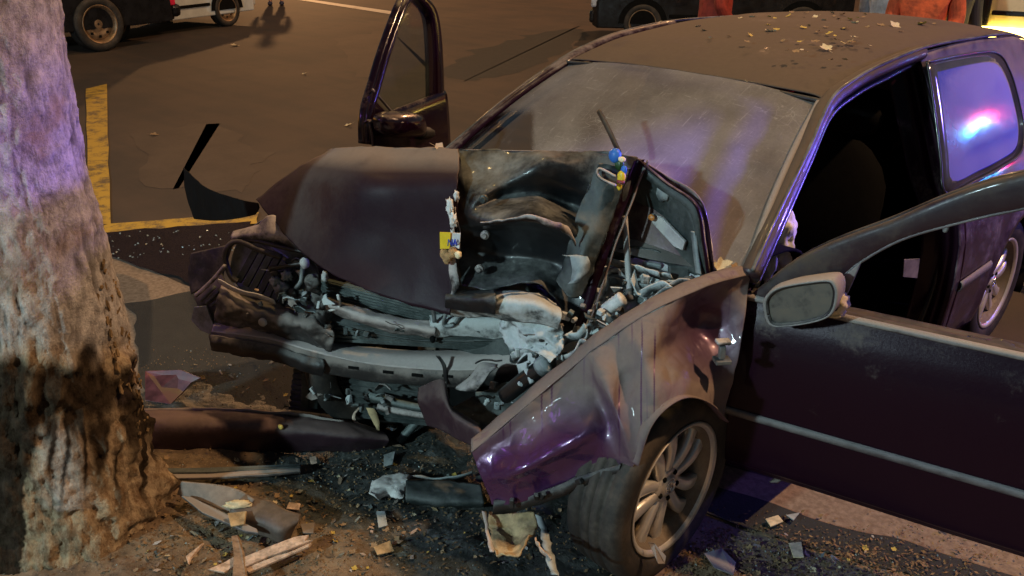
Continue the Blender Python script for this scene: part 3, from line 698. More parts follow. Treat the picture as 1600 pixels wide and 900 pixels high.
def wheel(mat, parent, nsp=5, tyre='rubber', rimm='alloy_shaded', plain_rim=False):
    rim = link('wheel', *lathe_data(RIM, 72), rimm, None)
    subs = [link('tyre', *lathe_data(TYRE, 72), tyre, None)]
    if plain_rim:
        subs.append(link('disc', *lathe_data([(.02, .19), (.045, .16), (.05, .12), (.035, .10), (.05, .07), (.055, .03), (.05, 0.001)], 40), rimm, None))
        hb = Join()
        for k in range(8):
            a = k*math.pi/4; hb.add(box_data((.047, .14*math.cos(a), .14*math.sin(a)), (.006, .035, .03)))
        subs.append(hb.done('vent_hole', 'dark', None, False))
    else:
        hub = link('hub', *lathe_data([(.02, .062), (.056, .060), (.062, .050), (.060, .034), (.066, .032), (.068, .024), (.067, .001)], 36), 'alloy_spoke', None); subs.append(hub); subs.append(link('rim_lip', *lathe_data([(.070, .203), (.078, .213), (.089, .223), (.093, .221), (.088, .210), (.080, .204)], 72), 'alloy_spoke', None))
        br = link('brake_disc', *lathe_data([(-.02, .16), (.0, .16), (.0, .03)], 40), 'hood_under', None); subs.append(br)
        sm = spoke_mesh().done('spoke', 'alloy_spoke', None, True); subs.append(sm)
        for k in range(1, nsp):
            c = sm.copy(); COL.objects.link(c); c.rotation_euler = (2*math.pi*k/nsp, 0, 0); subs.append(c)
        for k in range(5):
            a = 2*math.pi*(k+.5)/5; b = box('lug_bolt', (.062, .046*math.cos(a), .046*math.sin(a)), (.012, .014, .014), 'dark', None, .003); subs.append(b)
        e = Join(); R_ = .023                                   # ring emblem with a V over a W
        e.add(tube_data([V((.069, R_*math.cos(2*math.pi*k/24), R_*math.sin(2*math.pi*k/24))) for k in range(25)], .0022, 6, n=24))
        for pts in ([(-.011, .018), (0, .003), (.011, .018)], [(-.019, .008), (-.009, -.016), (0, -.001), (.009, -.016), (.019, .008)]):
            for p_, q_ in zip(pts, pts[1:]): e.add(tube_data([V((.069, p_[0], p_[1])), V((.069, q_[0], q_[1]))], .0018, 5, n=2))
        subs.append(e.done('emblem', 'chrome', None))
    for s in subs: s.parent = rim
    rim.matrix_basis = mat
    if parent is not None: child(rim, parent); rim.matrix_parent_inverse = wmat(parent).inverted()
    return rim
def wm(x, y, z, steer=0, camber=0, spin=0, flip=False, sc=1):
    m = Matrix.Translation((x, y, z)) @ Matrix.Rotation(steer+(math.pi if flip else 0), 4, 'Z') @ Matrix.Rotation(camber, 4, 'Y') @ Matrix.Rotation(spin, 4, 'X')
    return m @ Matrix.Scale(sc, 4)
wheel(wm(.628, .085, .322, math.radians(2), math.radians(2), .35), CAR)       # front, steered and pushed in
wheel(wm(.735, 2.511, .312, 0, 0, .2), CAR)
wheel(wm(-.735, 2.511, .312, 0, 0, .2, True), CAR)
wheel(wm(-.66, .0, .314, math.radians(-12), 0, .6, True), CAR)
# ------------------------------------------------------------------ crushed front: hood folded into a tent
def row(*p): return [Q(a, b, y=c) for a, b, c in p]
hood = patch('hood', [row((520, 232, -.10), (580, 230, -.07), (640, 232, -.03), (717, 234, .02)),
    row((484, 252, -.17), (560, 259, -.185), (626, 262, -.12), (717, 263, -.08)),
    row((462, 266, -.21), (548, 290, -.245), (624, 292, -.19), (715, 292, -.135)),
    row((430, 290, -.26), (524, 350, -.285), (610, 372, -.225), (711, 370, -.16)),
    row((401, 313, -.31), (484, 404, -.34), (580, 456, -.31), (703, 492, -.22))], 'hood_paint', CAR, 60, 60, .004, (.007, 3.2, 4), edge=.006,
    attr=('clean_or_shade', lambda co, u, v: .95*max(0, min(1, (v-.14)/.22))*max(0, min(1, .62+u*.8))))  # dust left off the front face, so its shade sits in the colour
# the torn half shows the black, creased sheet
torn = patch('torn_hood_panel', [row((717, 234, .02), (760, 235, .05), (800, 236, .09), (848, 237, .12), (900, 238, .16), (952, 238, .21), (997, 247, .25)),
    row((716, 262, -.04), (755, 272, -.02), (795, 262, .03), (846, 246, .06), (885, 258, .10), (930, 264, .17), (992, 268, .23)),
    row((714, 296, -.07), (745, 306, -.10), (790, 286, -.02), (838, 270, .03), (890, 290, .12), (930, 300, .16), (979, 306, .19)),
    row((713, 330, -.05), (734, 330, -.13), (782, 312, -.03), (838, 306, .05), (888, 322, .15), (925, 334, .15), (965, 342, .16)),
    row((713, 347, -.08), (752, 348, -.14), (790, 344, -.13), (824, 340, -.12), (868, 350, -.05), (908, 366, .05), (953, 372, .13)),
    row((714, 362, -.09), (752, 362, -.09), (790, 360, -.07), (824, 358, -.05), (866, 368, .0), (905, 386, .06), (945, 395, .11)),
    row((716, 402, -.11), (756, 402, -.07), (790, 400, -.02), (830, 402, .02), (868, 410, .06), (895, 424, .07), (930, 432, .08)),
    row((722, 446, -.17), (756, 453, -.15), (790, 448, -.10), (835, 444, -.06), (862, 462, -.02), (882, 492, .0), (906, 509, .03))],
    'hood_black', CAR, 110, 110, .003, (.007, 5.0, 9, 2), edge=.008)
for px, py, yy in ((757, 368, -.10), (748, 421, -.125), (755, 312, -.115)):
    vs, fs = lathe_data([(-.012, .016), (0, .016), (.002, .011), (.008, .009), (.008, .0005)], 14)
    R_ = Matrix.Rotation(math.radians(-60), 3, 'Z'); c = Q(px, py, y=yy-.012)
    link('bolt', [c+R_ @ (v*.85) for v in vs], fs, 'grey_metal' if py > 330 else 'hood_under', torn, False)
# pale torn lip across the black panel
ribbon('torn_edge', row((750, 349, -.165), (785, 345, -.16), (824, 340, -.155), (862, 350, -.10), (888, 362, -.03), (900, 382, .01)), .012, (0, -.3, 1), 'grey_metal', torn, .004, crumple=(.006, 30), wide=[.004, .007, .012, .024, .036, .012])
# inner stiffening strip and latch beside the left edge
strip = patch('hood_inner_strip', [row((935, 256, .12), (958, 258, .15), (984, 262, .19)), row((915, 305, .09), (940, 318, .10), (962, 322, .14)), row((900, 352, .05), (922, 370, .05), (942, 378, .09)), row((884, 408, .02), (903, 425, .01), (922, 430, .05)), row((872, 440, 0), (888, 462, -.01), (908, 462, .02))], 'hood_under', CAR, 24, 60, .006, (.010, 9, 5, 2), edge=.008)
tube('latch_loop', row((962, 290, .10), (940, 280, .09), (933, 271, .09), (938, 264, .10), (962, 276, .12)), .0045, 'grey_metal', strip, 8, 30)
ribbon('plastic_film', row((890, 400, -.01), (905, 402, -.01), (908, 425, -.02), (898, 440, -.03)), .05, (.8, .5, .2), 'headlamp_reflector', strip, .002, crumple=(.016, 26))
# folded left rim of the hood, bare paint on its edge
edgepts = row((999, 250, .235), (985, 286, .21), (966, 334, .155), (945, 392, .10), (926, 450, .055), (907, 508, .02))
ribbon('hood_rim', edgepts, .032, (.75, .6, .15), 'paint_clean', CAR, .006, crumple=(.004, 12))
ribbon('hood_rim', [p+V((.022, .012, 0)) for p in edgepts], .016, (.7, -.7, .1), 'paint_fender', CAR, .004, crumple=(.003, 14))
# rear half of the hood, sloping back to the cowl
k0, k1 = Q(1088, 321, y=.25), Q(1109, 440, y=.27)
rearp = patch('hood_rear', [[Q(997, 247, y=.25), Q(900, 238, y=.16), Q(717, 234, y=.02), Q(600, 232, y=-.06), Q(520, 233, y=-.10)],
    [Q(1040, 274, y=.28), V((.30, .27, 1.155)), V((-.05, .20, 1.13)), V((-.35, .12, 1.10)), V((-.66, .06, 1.04))],
    [k0+V((0, .03, 0)), V((.30, .29, 1.09)), V((0, .24, 1.07)), V((-.35, .20, 1.05)), V((-.66, .15, 1.00))],
    [k1+V((0, .03, 0)), V((.33, .22, .98)), V((0, .17, .985)), V((-.35, .21, .98)), V((-.66, .26, .95))]], ('paint'), CAR, 40, 40, .004, (.006, 3, 7))
patch('hood_lining', [[Q(1006, 268, y=.26), V((.20, .26, 1.13)), V((-.1, .2, 1.09))], [Q(1078, 330, y=.255), V((.30, .30, 1.06)), V((-.1, .25, 1.02))], [Q(1098, 436, y=.275), V((.33, .26, .955)), V((-.1, .22, .95))]], 'hood_under', CAR, 20, 20, .003, (.012, 7, 3))
rp = [Q(997, 249, y=.235), Q(1040, 285, y=.24), Q(1088, 321, y=.24), Q(1100, 378, y=.25), Q(1109, 440, y=.26)]
ribbon('hood_rim', rp, .016, (.1, -1, .25), 'paint_clean', CAR, .006)
ribbon('hood_rim', [p+V((-.016, .004, -.014)) for p in rp], .026, (.5, .2, .7), 'hood_under', CAR, .004)
ribbon('hood_hinge', row((1084, 362, .25), (1088, 400, .245), (1092, 428, .24)), .018, (1, 0, 0), 'headlamp_reflector', CAR, .006)
prism('cowl_clip', row((1016, 334, .27), (1034, 340, .27), (1070, 378, .25), (1066, 392, .25), (1052, 385, .25), (1018, 348, .27)), (0, 1, 0), .012, 'bright_metal', CAR, .003)
blob('amber_marker', Q(1018, 340, y=.255), (.012, .007, .010), 'amber', CAR, .2, 2, 1)
blob('pale_patch', Q(1035, 302, y=.262), (.022, .006, .028), 'headlamp_reflector', CAR, .2, 2, 3)

# hood prop, light rail, torn strips seen through the fold
tube('prop_rod', row((976, 338, .21), (980, 400, .17), (984, 462, .13)), .0095, 'bright_metal', CAR, 10, 20)
tube('rod_socket', row((982, 452, .135), (985, 470, .125)), .016, 'black_plastic', CAR, 10, 6, .2)
def strip_(name, pts, wd, mat='powdered_metal', wdir=(0, -.5, 1), th=.004, cr_=(.006, 26)):
    return ribbon(name, [Q(a, b, y=c) for a, b, c in pts], wd, wdir, mat, CAR, th, crumple=cr_)
for pts, wd, mt in (
    ([(988, 330, .30), (1000, 350, .29), (1008, 380, .27)], .035, 'bright_metal'),
    ([(930, 452, .12), (955, 425, .16), (1000, 424, .2), (1050, 432, .22)], .022, 'powdered_metal'),
    ([(945, 405, .16), (975, 415, .18), (1030, 430, .2)], .030, 'powdered_metal'),
    ([(955, 400, .2), (1000, 395, .24), (1060, 410, .28)], .05, 'hood_under'),
    ([(1040, 455, .17), (1062, 440, .19), (1085, 444, .2)], .028, 'grey_metal'),
    ([(1002, 460, .14), (1034, 446, .17), (1060, 460, .17)], .032, 'powdered_metal'),
    ([(925, 475, .09), (945, 455, .12), (952, 430, .14)], .035, 'powdered_metal'),
    ([(905, 530, .03), (918, 500, .06), (930, 480, .08)], .03, 'powdered_metal'),
    ([(1020, 470, .13), (1036, 455, .15), (1052, 452, .16)], .026, 'headlamp_reflector'),
    ([(966, 440, .17), (1010, 450, .17), (1060, 446, .2)], .04, 'headlamp_reflector')):
    strip_('torn_strip', pts, wd, mt)
# inner wing panels and tower behind
patch('inner_wing', [row((925, 420, .22), (1000, 400, .30), (1100, 420, .30)), row((915, 470, .16), (1000, 450, .22), (1100, 446, .26)), row((890, 530, .08), (980, 490, .13), (1090, 452, .22)), row((860, 580, .02), (960, 540, .10), (1080, 500, .22))], 'powdered_metal', CAR, 60, 40, .004, (.022, 8, 4, 2))
for k, (px, py, yy, sz) in enumerate(((1000, 440, .2, .05), (1060, 425, .24, .045), (945, 480, .1, .045), (1020, 415, .26, .06), (1078, 440, .22, .03), (915, 515, .05, .04), (962, 430, .18, .05))):
    r_ = Matrix.Rotation(.7*k, 3, 'Z') @ Matrix.Rotation(.5+.9*k, 3, 'X')
    box('broken_housing', Q(px, py, y=yy+.03), (sz*1.4, sz, sz*.8), ('headlamp_reflector', 'hood_under', 'powdered_metal')[k % 3], CAR, .006, r_)
# canister with ribbed neck
tube('reservoir_neck', row((948, 484, .06), (958, 476, .065), (972, 466, .075)), .022, 'white_scrap', CAR, 12, 12, .14)
# pale dusty rail along the top of the fender, with holes
rail = ribbon('fender_rail', row((868, 600, -.12), (905, 560, -.07), (950, 520, -.03), (1000, 486, .02), (1050, 462, .09)), .035, (-.5, .6, .1), 'grey_metal', CAR, .004, crumple=(.005, 20))
for k, (px, py, yy) in enumerate(((884, 578, -.095), (902, 560, -.075), (925, 540, -.055), (948, 519, -.035))):
    blob('rail_hole', Q(px, py, y=yy-.006), (.010, .007, .005), 'dark', rail, 0, 1, 0, None, 2)
for pts, wd, mt in (
    ([(880, 560, -.04), (900, 552, -.04), (910, 535, -.02), (925, 540, -.03)], .03, 'bright_metal'),
    ([(870, 545, -.02), (888, 528, -.01), (905, 525, 0), (915, 512, .01)], .035, 'powdered_metal'),
    ([(912, 505, .03), (918, 515, .02), (916, 530, .0), (905, 540, -.01)], .016, 'bright_metal'),
    ([(845, 570, -.03), (862, 556, -.03), (880, 560, -.05)], .03, 'powdered_metal'),
    ([(838, 585, -.06), (856, 592, -.07), (870, 580, -.08)], .028, 'grey_metal'),
    ([(875, 575, -.08), (895, 585, -.09), (905, 572, -.08)], .02, 'hood_under'),
    ([(800, 560, -.02), (826, 548, -.01), (848, 540, 0)], .04, 'powdered_metal')):
    strip_('torn_strip', pts, wd, mt)

# left front fender: pushed in, creased, streaked
FT = [(1174, 430, .742), (1112, 444, .715), (1042, 474, .665), (990, 502, .61), (950, 530, .56), (925, 549, .525), (912, 560, .505), (880, 587, .46), (830, 629, .40), (785, 668, .335), (737, 707, .275)]
FB = [(1132, 657, .775), (1106, 629, .785), (1070, 618, .785), (1036, 634, .775), (1009, 668, .755), (991, 725, .735), (978, 729, .705), (940, 737, .63), (866, 767, .51), (800, 787, .405), (768, 789, .345)]
OFF = {0: (0, .01, .02, .01, 0), 1: (.01, -.10, -.12, -.02, 0), 2: (.01, .0, -.05, .0, 0), 3: (.01, .035, .02, .03, 0), 4: (.005, .01, -.01, .01, 0), 5: (0, .065, .06, .045, 0), 6: (0, -.01, -.015, .01, 0), 7: (0, .0, .06, .02, 0), 8: (0, .0, .075, .025, 0), 9: (0, .0, .06, .02, 0), 10: (0, .0, .01, 0, 0)}
rows = [[] for _ in range(7)]
for i, (a, b) in enumerate(zip(FT, FB)):
    A, B = Q(a[0], a[1], x=a[2]), Q(b[0], b[1], x=b[2]); n = V((.72, -.66, .2))
    prof = spline([V((o, 0, 0)) for o in OFF[i]], 6)
    for k in range(7): rows[k].append(A.lerp(B, k/6)+n*prof[k].x)
def fclean_shade(co, u, v):
    px, py = project(co); q = (px-735)/255; line = 700-75*min(1, max(0, q))+14*noise.noise(V((px*.02, 0, 3)))
    c = max(0, min(1, (py-line+45)/75))*max(0, min(1, (1000-px)/60))
    if 740 < px < 1092:                                      # runs of dirty water down the panel
        q2 = noise.noise(V((px*.20+.5*noise.noise(V((px*.02, py*.012, 1))), py*.0016, 7))); on = noise.noise(V((px*.03, py*.010, 4)))
        c = max(c, .85*max(0, min(1, (q2-.27)*9))*max(0, min(1, (on+.12)*4)))
    return .92*max(c, .9*max(0, 1-math.hypot((px-1105)/75, (py-525)/75))**.5 if px > 1000 else 0)  # second term darkens the dent, its hollow's shade put into the paint
fend = patch('front_fender', rows, 'paint_fender', CAR, 320, 120, .004, (.012, 5, 2, 2), attr=('clean_or_shade', fclean_shade))
# rolled top of the fender, going in to the rail
rows2 = [[v.copy() for v in rows[0]], [v+V((-.022, .02, .012)) for v in rows[0]], [v+V((-.05, .045, .004)) for v in rows[0]]]
patch('fender_top', rows2, 'paint_fender', CAR, 80, 8, .004, (.006, 9, 2))
# inner wheel arch lip and liner
lip = [V(r) for r in [Q(b[0], b[1], x=b[2]) for b in FB[:6]]]
ribbon('arch_lip', lip, .03, (1, 0, 0), 'paint_fender', CAR, .004)
vs = []
for k in range(21):
    a = -.1+2.3*k/20
    for xx in (.62, .36): vs.append(V((xx, .09+.37*math.cos(a), .33+.36*math.sin(a))))
link('wheel_liner', vs, [(2*k, 2*k+1, 2*k+3, 2*k+2) for k in range(20)], 'dark', CAR, True, .004)
# hinge bracket left on the pillar
hb = box('door_hinge', Q(1128, 563, x=.80), (.046, .04, .012), 'pole_metal', CAR, .003, Matrix.Rotation(.9, 3, 'Z'))
box('hinge_arm', Q(1128, 550, x=.80), (.018, .018, .04), 'pole_metal', hb, .003, Matrix.Rotation(.9, 3, 'Z'))
box('hinge_head', Q(1130, 534, x=.80), (.042, .03, .012), 'grey_metal', hb, .005, Matrix.Rotation(.9, 3, 'Z'))
# torn rubber strip hanging under the fender
strip2 = ribbon('bumper_trim', row((770, 793, -.335), (800, 790, -.30), (845, 778, -.26), (890, 760, -.22), (930, 745, -.19), (968, 735, -.16)), .045, (.1, .1, 1), 'black_plastic', CAR, .012, crumple=(.005, 22))
for k, (px, py, sz) in enumerate(((800, 786, .03), (838, 776, .022), (848, 774, .034), (905, 752, .026))):
    p = Q(px, py, y=-.335+(px-785)*.001); box('trim_clip', p, (.014, .016, sz), 'black_plastic', strip2, .003, Matrix.Rotation(.6+.3*k, 3, 'Z') @ Matrix.Rotation(.3*k, 3, 'X'))
# folded corner of the bumper skin and bent bracket
patch('bumper_corner', [[QF(655, 606, .08), QF(692, 594, .10), QF(700, 632, .12), QF(745, 662, .20)], [QF(655, 630, .10), QF(690, 625, .15), QF(710, 650, .2), QF(752, 676, .28)], [QF(668, 664, .10), QF(690, 672, .14), QF(715, 685, .2), QF(748, 700, .27)]], 'bumper_cover', CAR, 30, 20, .005, (.006, 6, 2))
ribbon('bumper_lip', [QF(693, 596, .105), QF(697, 620, .12), QF(702, 640, .13)], .018, (.6, .4, 0), 'dusty_plastic', CAR, .004)
patch('bent_bracket', [[QF(710, 607, .08), QF(735, 588, .06), QF(752, 568, .04), QF(778, 570, .04)], [QF(722, 611, .11), QF(742, 596, .11), QF(757, 578, .08), QF(774, 574, .07)], [QF(742, 612, .11), QF(755, 598, .12), QF(766, 582, .09), QF(778, 573, .06)]], 'grey_metal', CAR, 20, 14, .005)
tube('shock_tube', row((790, 618, -.10), (820, 594, -.09), (851, 572, -.07)), .028, 'seal', CAR, 14, 10)
tube('tube_collar', row((846, 575, -.072), (858, 566, -.065)), .033, 'headlamp_reflector', CAR, 14, 4)
prism('tube_bracket', row((806, 568, -.04), (818, 552, -.03), (846, 552, -.02), (850, 566, -.03), (812, 590, -.05)), (-.4, .8, 0), .01, 'powdered_metal', CAR, .003)
patch('dark_splash_panel', [[QF(700, 640, .03), QF(780, 600, .02), QF(850, 590, .05)], [QF(720, 665, .04), QF(780, 645, .03), QF(820, 640, .08)], [QF(745, 690, .1), QF(780, 680, .08), QF(800, 660, .1)]], 'hood_under', CAR, 24, 20, .004, (.02, 10, 3, 2))

# bumper beam (steel, with slots), slam panel, radiator, headlamp
def frow(c, *p): return [QF(a, b, c) for a, b in p]
beam = patch('bumper_beam', [frow(-.17, (338, 500), (420, 508), (480, 523), (560, 541), (650, 548), (740, 548), (806, 540)),
    frow(-.10, (334, 508), (420, 517), (480, 532), (560, 550), (650, 557), (740, 558), (810, 550)),
    frow(-.055, (331, 516), (420, 527), (480, 544), (560, 563), (650, 573), (740, 575), (815, 566)),
    frow(-.048, (331, 518), (420, 530), (480, 547), (560, 566), (650, 576), (740, 578), (815, 569))], 'beam_metal', CAR, 90, 24, .005, (.004, 5, 2), edge=.003)
patch('beam_face', [frow(-.047, (330, 518), (420, 530), (480, 547), (560, 566), (650, 576), (740, 578), (815, 569)), frow(-.042, (330, 528), (420, 543), (480, 560), (560, 578), (650, 588), (740, 590), (812, 581)), frow(-.060, (331, 541), (420, 557), (480, 575), (560, 592), (650, 601), (740, 604), (806, 596))], 'dusty_plastic', CAR, 90, 14, .005, (.006, 7, 4, 2))
patch('beam_skin', [frow(-.036, (327, 522), (420, 538), (480, 556), (505, 561)), frow(-.022, (327, 534), (420, 552), (480, 570), (507, 575)), frow(-.04, (330, 546), (420, 563), (480, 580), (505, 585))], 'black_plastic', CAR, 40, 10, .006, (.012, 9, 4, 2), edge=.006)
for k, (px, py) in enumerate(((497, 561), (553, 570), (607, 577), (652, 582), (700, 583), (742, 584))):
    vs, fs = box_data((0, 0, 0), (.040, .010, .011)); R_ = Matrix.Rotation(math.atan2(.547, .837), 3, 'Z'); c = QF(px, py+4, -.040)
    link('beam_slot', [c+R_ @ v for v in vs], fs, 'dark', beam, False)
ribbon('torn_strap', frow(-.035, (684, 556), (694, 572), (697, 600)), .014, (.8, .5, 0), 'black_plastic', CAR, .004)
slam = patch('slam_panel', [frow(-.15, (672, 494), (720, 490), (775, 491), (856, 486)),
    frow(-.105, (672, 504), (720, 499), (775, 500), (858, 497)), frow(-.10, (674, 514), (720, 512), (775, 515), (858, 511)), frow(-.12, (676, 526), (720, 524), (775, 527), (856, 524))], 'powdered_metal', CAR, 70, 30, .005, (.006, 7, 6, 2), edge=.004)
patch('slam_strip', [frow(-.13, (503, 464), (560, 480), (620, 497), (676, 505)), frow(-.09, (504, 471), (560, 488), (620, 505), (680, 514)), frow(-.088, (506, 478), (560, 496), (620, 513), (680, 521)), frow(-.11, (508, 484), (560, 502), (620, 519), (682, 527))], 'beam_metal', CAR, 50, 16, .005, (.010, 9, 8, 2), edge=.004)
patch('inner_support', [frow(-.15, (508, 484), (560, 502), (620, 519), (690, 526), (850, 524)), frow(-.125, (508, 498), (560, 514), (620, 528), (690, 534), (850, 532))], 'hood_under', CAR, 50, 8, .005, (.006, 9, 2))
patch('roll_panel', [row((700, 456, -.12), (770, 456, -.10), (830, 458, -.06), (868, 476, -.04)), row((698, 466, -.20), (770, 468, -.18), (835, 470, -.13), (874, 486, -.07)), row((697, 480, -.19), (770, 484, -.18), (835, 486, -.14), (876, 497, -.08)), row((700, 490, -.14), (770, 496, -.14), (835, 502, -.11), (872, 512, -.07))], 'powdered_metal', CAR, 50, 20, .004, (.012, 9, 2, 2))
patch('roll_cover', [row((699, 452, -.15), (735, 454, -.14), (772, 454, -.125)), row((696, 464, -.225), (735, 466, -.215), (776, 466, -.20)), row((696, 482, -.215), (735, 486, -.205), (774, 490, -.19))], 'hood_black', CAR, 26, 14, .004, (.006, 9, 4))
# radiator pack: fins are one mesh of slats per core
def core(name, c, quad, n, mat='fin_metal', par=None):
    tl, tr, bl, br = [QF(a, b, c) for a, b in quad]; pn = V((.547, -.837, 0))
    o = prism(name, [tl, tr, br, bl], -pn, .02, mat, par or CAR)
    for k in range(n):
        t = (k+.5)/n; a, b = tl.lerp(bl, t), tr.lerp(br, t); h = (bl-tl).length/n*.28; u = (bl-tl).normalized()
        J = Join(); vs = [a-u*h+pn*.0, b-u*h, b+u*h, a+u*h]; vs = vs+[v+pn*.009 for v in vs]
        J.add((vs, [(4, 5, 6, 7), (0, 1, 5, 4), (1, 2, 6, 5), (2, 3, 7, 6), (3, 0, 4, 7)])); J.done('fin', mat, o, False)
    return o
core('radiator', -.175, ((500, 436), (700, 486), (504, 470), (690, 512)), 7)
core('radiator', -.14, ((508, 500), (848, 533), (508, 532), (848, 552)), 5, 'fin_metal')
core('condenser', -.20, ((460, 572), (690, 596), (452, 640), (690, 668)), 8, 'hood_under')
tube('cooler_pipe', frow(-.12, (575, 618), (620, 630), (668, 640)), .016, 'fin_metal', CAR, 10)
tube('cooler_pipe', frow(-.11, (590, 636), (630, 644), (672, 652)), .013, 'grey_metal', CAR, 10)
for (px, w_) in ((492, .02), (510, .025), (478, .016)):
    prism('radiator_post', [QF(px-7, 585, -.14), QF(px+6, 586, -.14), QF(px+4, 640, -.14), QF(px-9, 638, -.14)], (-.5, .8, 0), .02, 'hood_under', CAR, .003)
# hoses and white loops over the slam panel
tube('hose_loop', frow(-.09, (648, 462), (664, 468), (676, 484), (679, 503)), .008, 'headlamp_reflector', CAR)
tube('hose_loop', frow(-.085, (646, 458), (655, 461), (664, 468)), .016, 'white_scrap', CAR)
tube('hose_loop', frow(-.09, (702, 480), (696, 492), (694, 508), (708, 508), (718, 494)), .007, 'headlamp_reflector', CAR)
tube('hose_loop', frow(-.09, (528, 460), (530, 478), (515, 484), (506, 478)), .006, 'white_scrap', CAR)
blob('torn_foil', QF(508, 432, -.17), (.012, .010, .02), 'bright_metal', CAR, .5, 3, 2)
blob('grommet', QF(676, 530, -.10), (.012, .01, .014), 'dark', CAR, .1)
# latch and lamp mounts right of the beam
patch('lamp_bracket', [frow(-.06, (792, 532), (812, 528), (826, 536)), frow(-.03, (796, 548), (808, 552), (822, 550)), frow(-.06, (798, 562), (808, 566), (818, 558))], 'headlamp_reflector', CAR, 14, 12, .005, (.012, 14, 3))
blob('lamp_bulb', QF(803, 555, -.03), (.011, .010, .020), 'white_scrap', CAR, .1)
patch('crushed_lamp_mount', [row((800, 470, -.10), (850, 480, -.06), (880, 520, -.03)), row((780, 505, -.10), (830, 515, -.08), (880, 545, -.05)), row((800, 545, -.10), (830, 545, -.09), (865, 565, -.08))], 'powdered_metal', CAR, 40, 34, .004, (.03, 13, 5, 2), edge=.01)
# black crushed mass left of the radiator with its dusty upper edge
patch('bumper_foam', [frow(-.15, (345, 440), (380, 462), (430, 478), (490, 492), (516, 500)), frow(-.06, (343, 452), (380, 473), (430, 490), (488, 505), (518, 512)), frow(-.05, (340, 475), (380, 492), (430, 506), (488, 520), (520, 530)), frow(-.08, (336, 500), (380, 508), (430, 520), (488, 536), (520, 545))], 'dusty_plastic', CAR, 60, 30, .006, (.028, 9, 6, 2), edge=.008)
ribbon('foam_ledge', frow(-.05, (343, 440), (375, 455), (400, 462), (430, 472)), .03, (.3, -.4, .9), 'bright_metal', CAR, .004, crumple=(.006, 18))
blob('yellow_chip', QF(401, 453, -.02), (.012, .006, .004), 'tan_scrap', CAR, .2)
lb = lathe_data([(0, .016), (.006, .016), (.009, .011), (.009, .0005)], 18); R_ = Matrix.Rotation(math.radians(-57), 3, 'Z')
link('towing_cap', [QF(411, 503, -.02)+R_ @ v for v in lb[0]], lb[1], 'bright_metal', CAR)
for px, py in ((500, 470), (506, 490), (496, 505), (512, 520), (490, 445)):
    blob('crushed_plastic', QF(px, py, -.09), (.025, .03, .035), 'black_plastic', CAR, .6, 3, px, None, 3)
# right headlamp: ribbed bowl, hoop, silver brackets
hl = patch('headlamp_housing', [frow(-.22, (372, 372), (430, 338), (478, 392)), frow(-.26, (362, 405), (430, 385), (500, 430)), frow(-.24, (362, 440), (425, 445), (500, 470)), frow(-.16, (390, 466), (440, 478), (500, 492))], 'headlamp_reflector', CAR, 30, 30, .005, (.012, 8, 3))
for k in range(7):
    t = k/6; a = QF(374+t*66, 440+t*36, -.165); b = QF(404+t*62, 386+t*34, -.20); u = (QF(384+t*66, 445+t*36, -.165)-a)*.42; nn = V((.5, -.8, .25)).normalized()*.012
    link('lamp_rib', [a-u, b-u, b+u, a+u, a-u+nn, b-u+nn, b+u+nn, a+u+nn], [(0, 1, 2, 3), (4, 5, 6, 7), (0, 1, 5, 4), (1, 2, 6, 5), (2, 3, 7, 6), (3, 0, 4, 7)], 'fin_metal' if k % 3 else 'hood_under', hl, False)
tube('lamp_hoop', frow(-.14, (440, 402), (400, 388), (372, 377), (356, 386), (352, 405), (360, 430), (372, 440)), .011, 'black_plastic', hl, 10, 50)
tube('lamp_hoop', frow(-.15, (372, 374), (400, 376), (440, 386), (478, 394)), .009, 'seal', hl, 10, 30)
patch('lamp_bracket', [frow(-.17, (365, 362), (400, 352), (428, 336), (452, 362)), frow(-.14, (362, 371), (395, 366), (430, 365), (474, 388)), frow(-.16, (368, 378), (400, 378), (440, 382), (480, 398))], 'grey_metal', CAR, 24, 12, .004, (.010, 9, 2, 2))
prism('lamp_strut', frow(-.16, (408, 382), (414, 380), (450, 404), (444, 408)), (-.5, .8, 0), .01, 'grey_metal', hl, .002)
ribbon('torn_trim', frow(-.12, (420, 420), (445, 416), (470, 413)), .02, (0, -.3, 1), 'seal', hl, .004, crumple=(.008, 30))
tube('lamp_wire', frow(-.12, (474, 408), (472, 425), (470, 440), (462, 450)), .008, 'headlamp_reflector', hl)
blob('lamp_bulb', QF(476, 411, -.11), (.018, .016, .022), 'bright_metal', hl, .15)
for k, (px, py, r_) in enumerate(((440, 450, .03), (458, 458, .026), (430, 440, .02), (475, 462, .024), (448, 432, .022))):
    blob('broken_socket', QF(px, py, -.14), (r_, r_*.8, r_*.9), ('headlamp_reflector', 'hood_under')[k % 2], hl, .7, 4, k, None, 3)
tube('lamp_wire', frow(-.09, (448, 466), (465, 470), (480, 464)), .006, 'headlamp_reflector', hl)
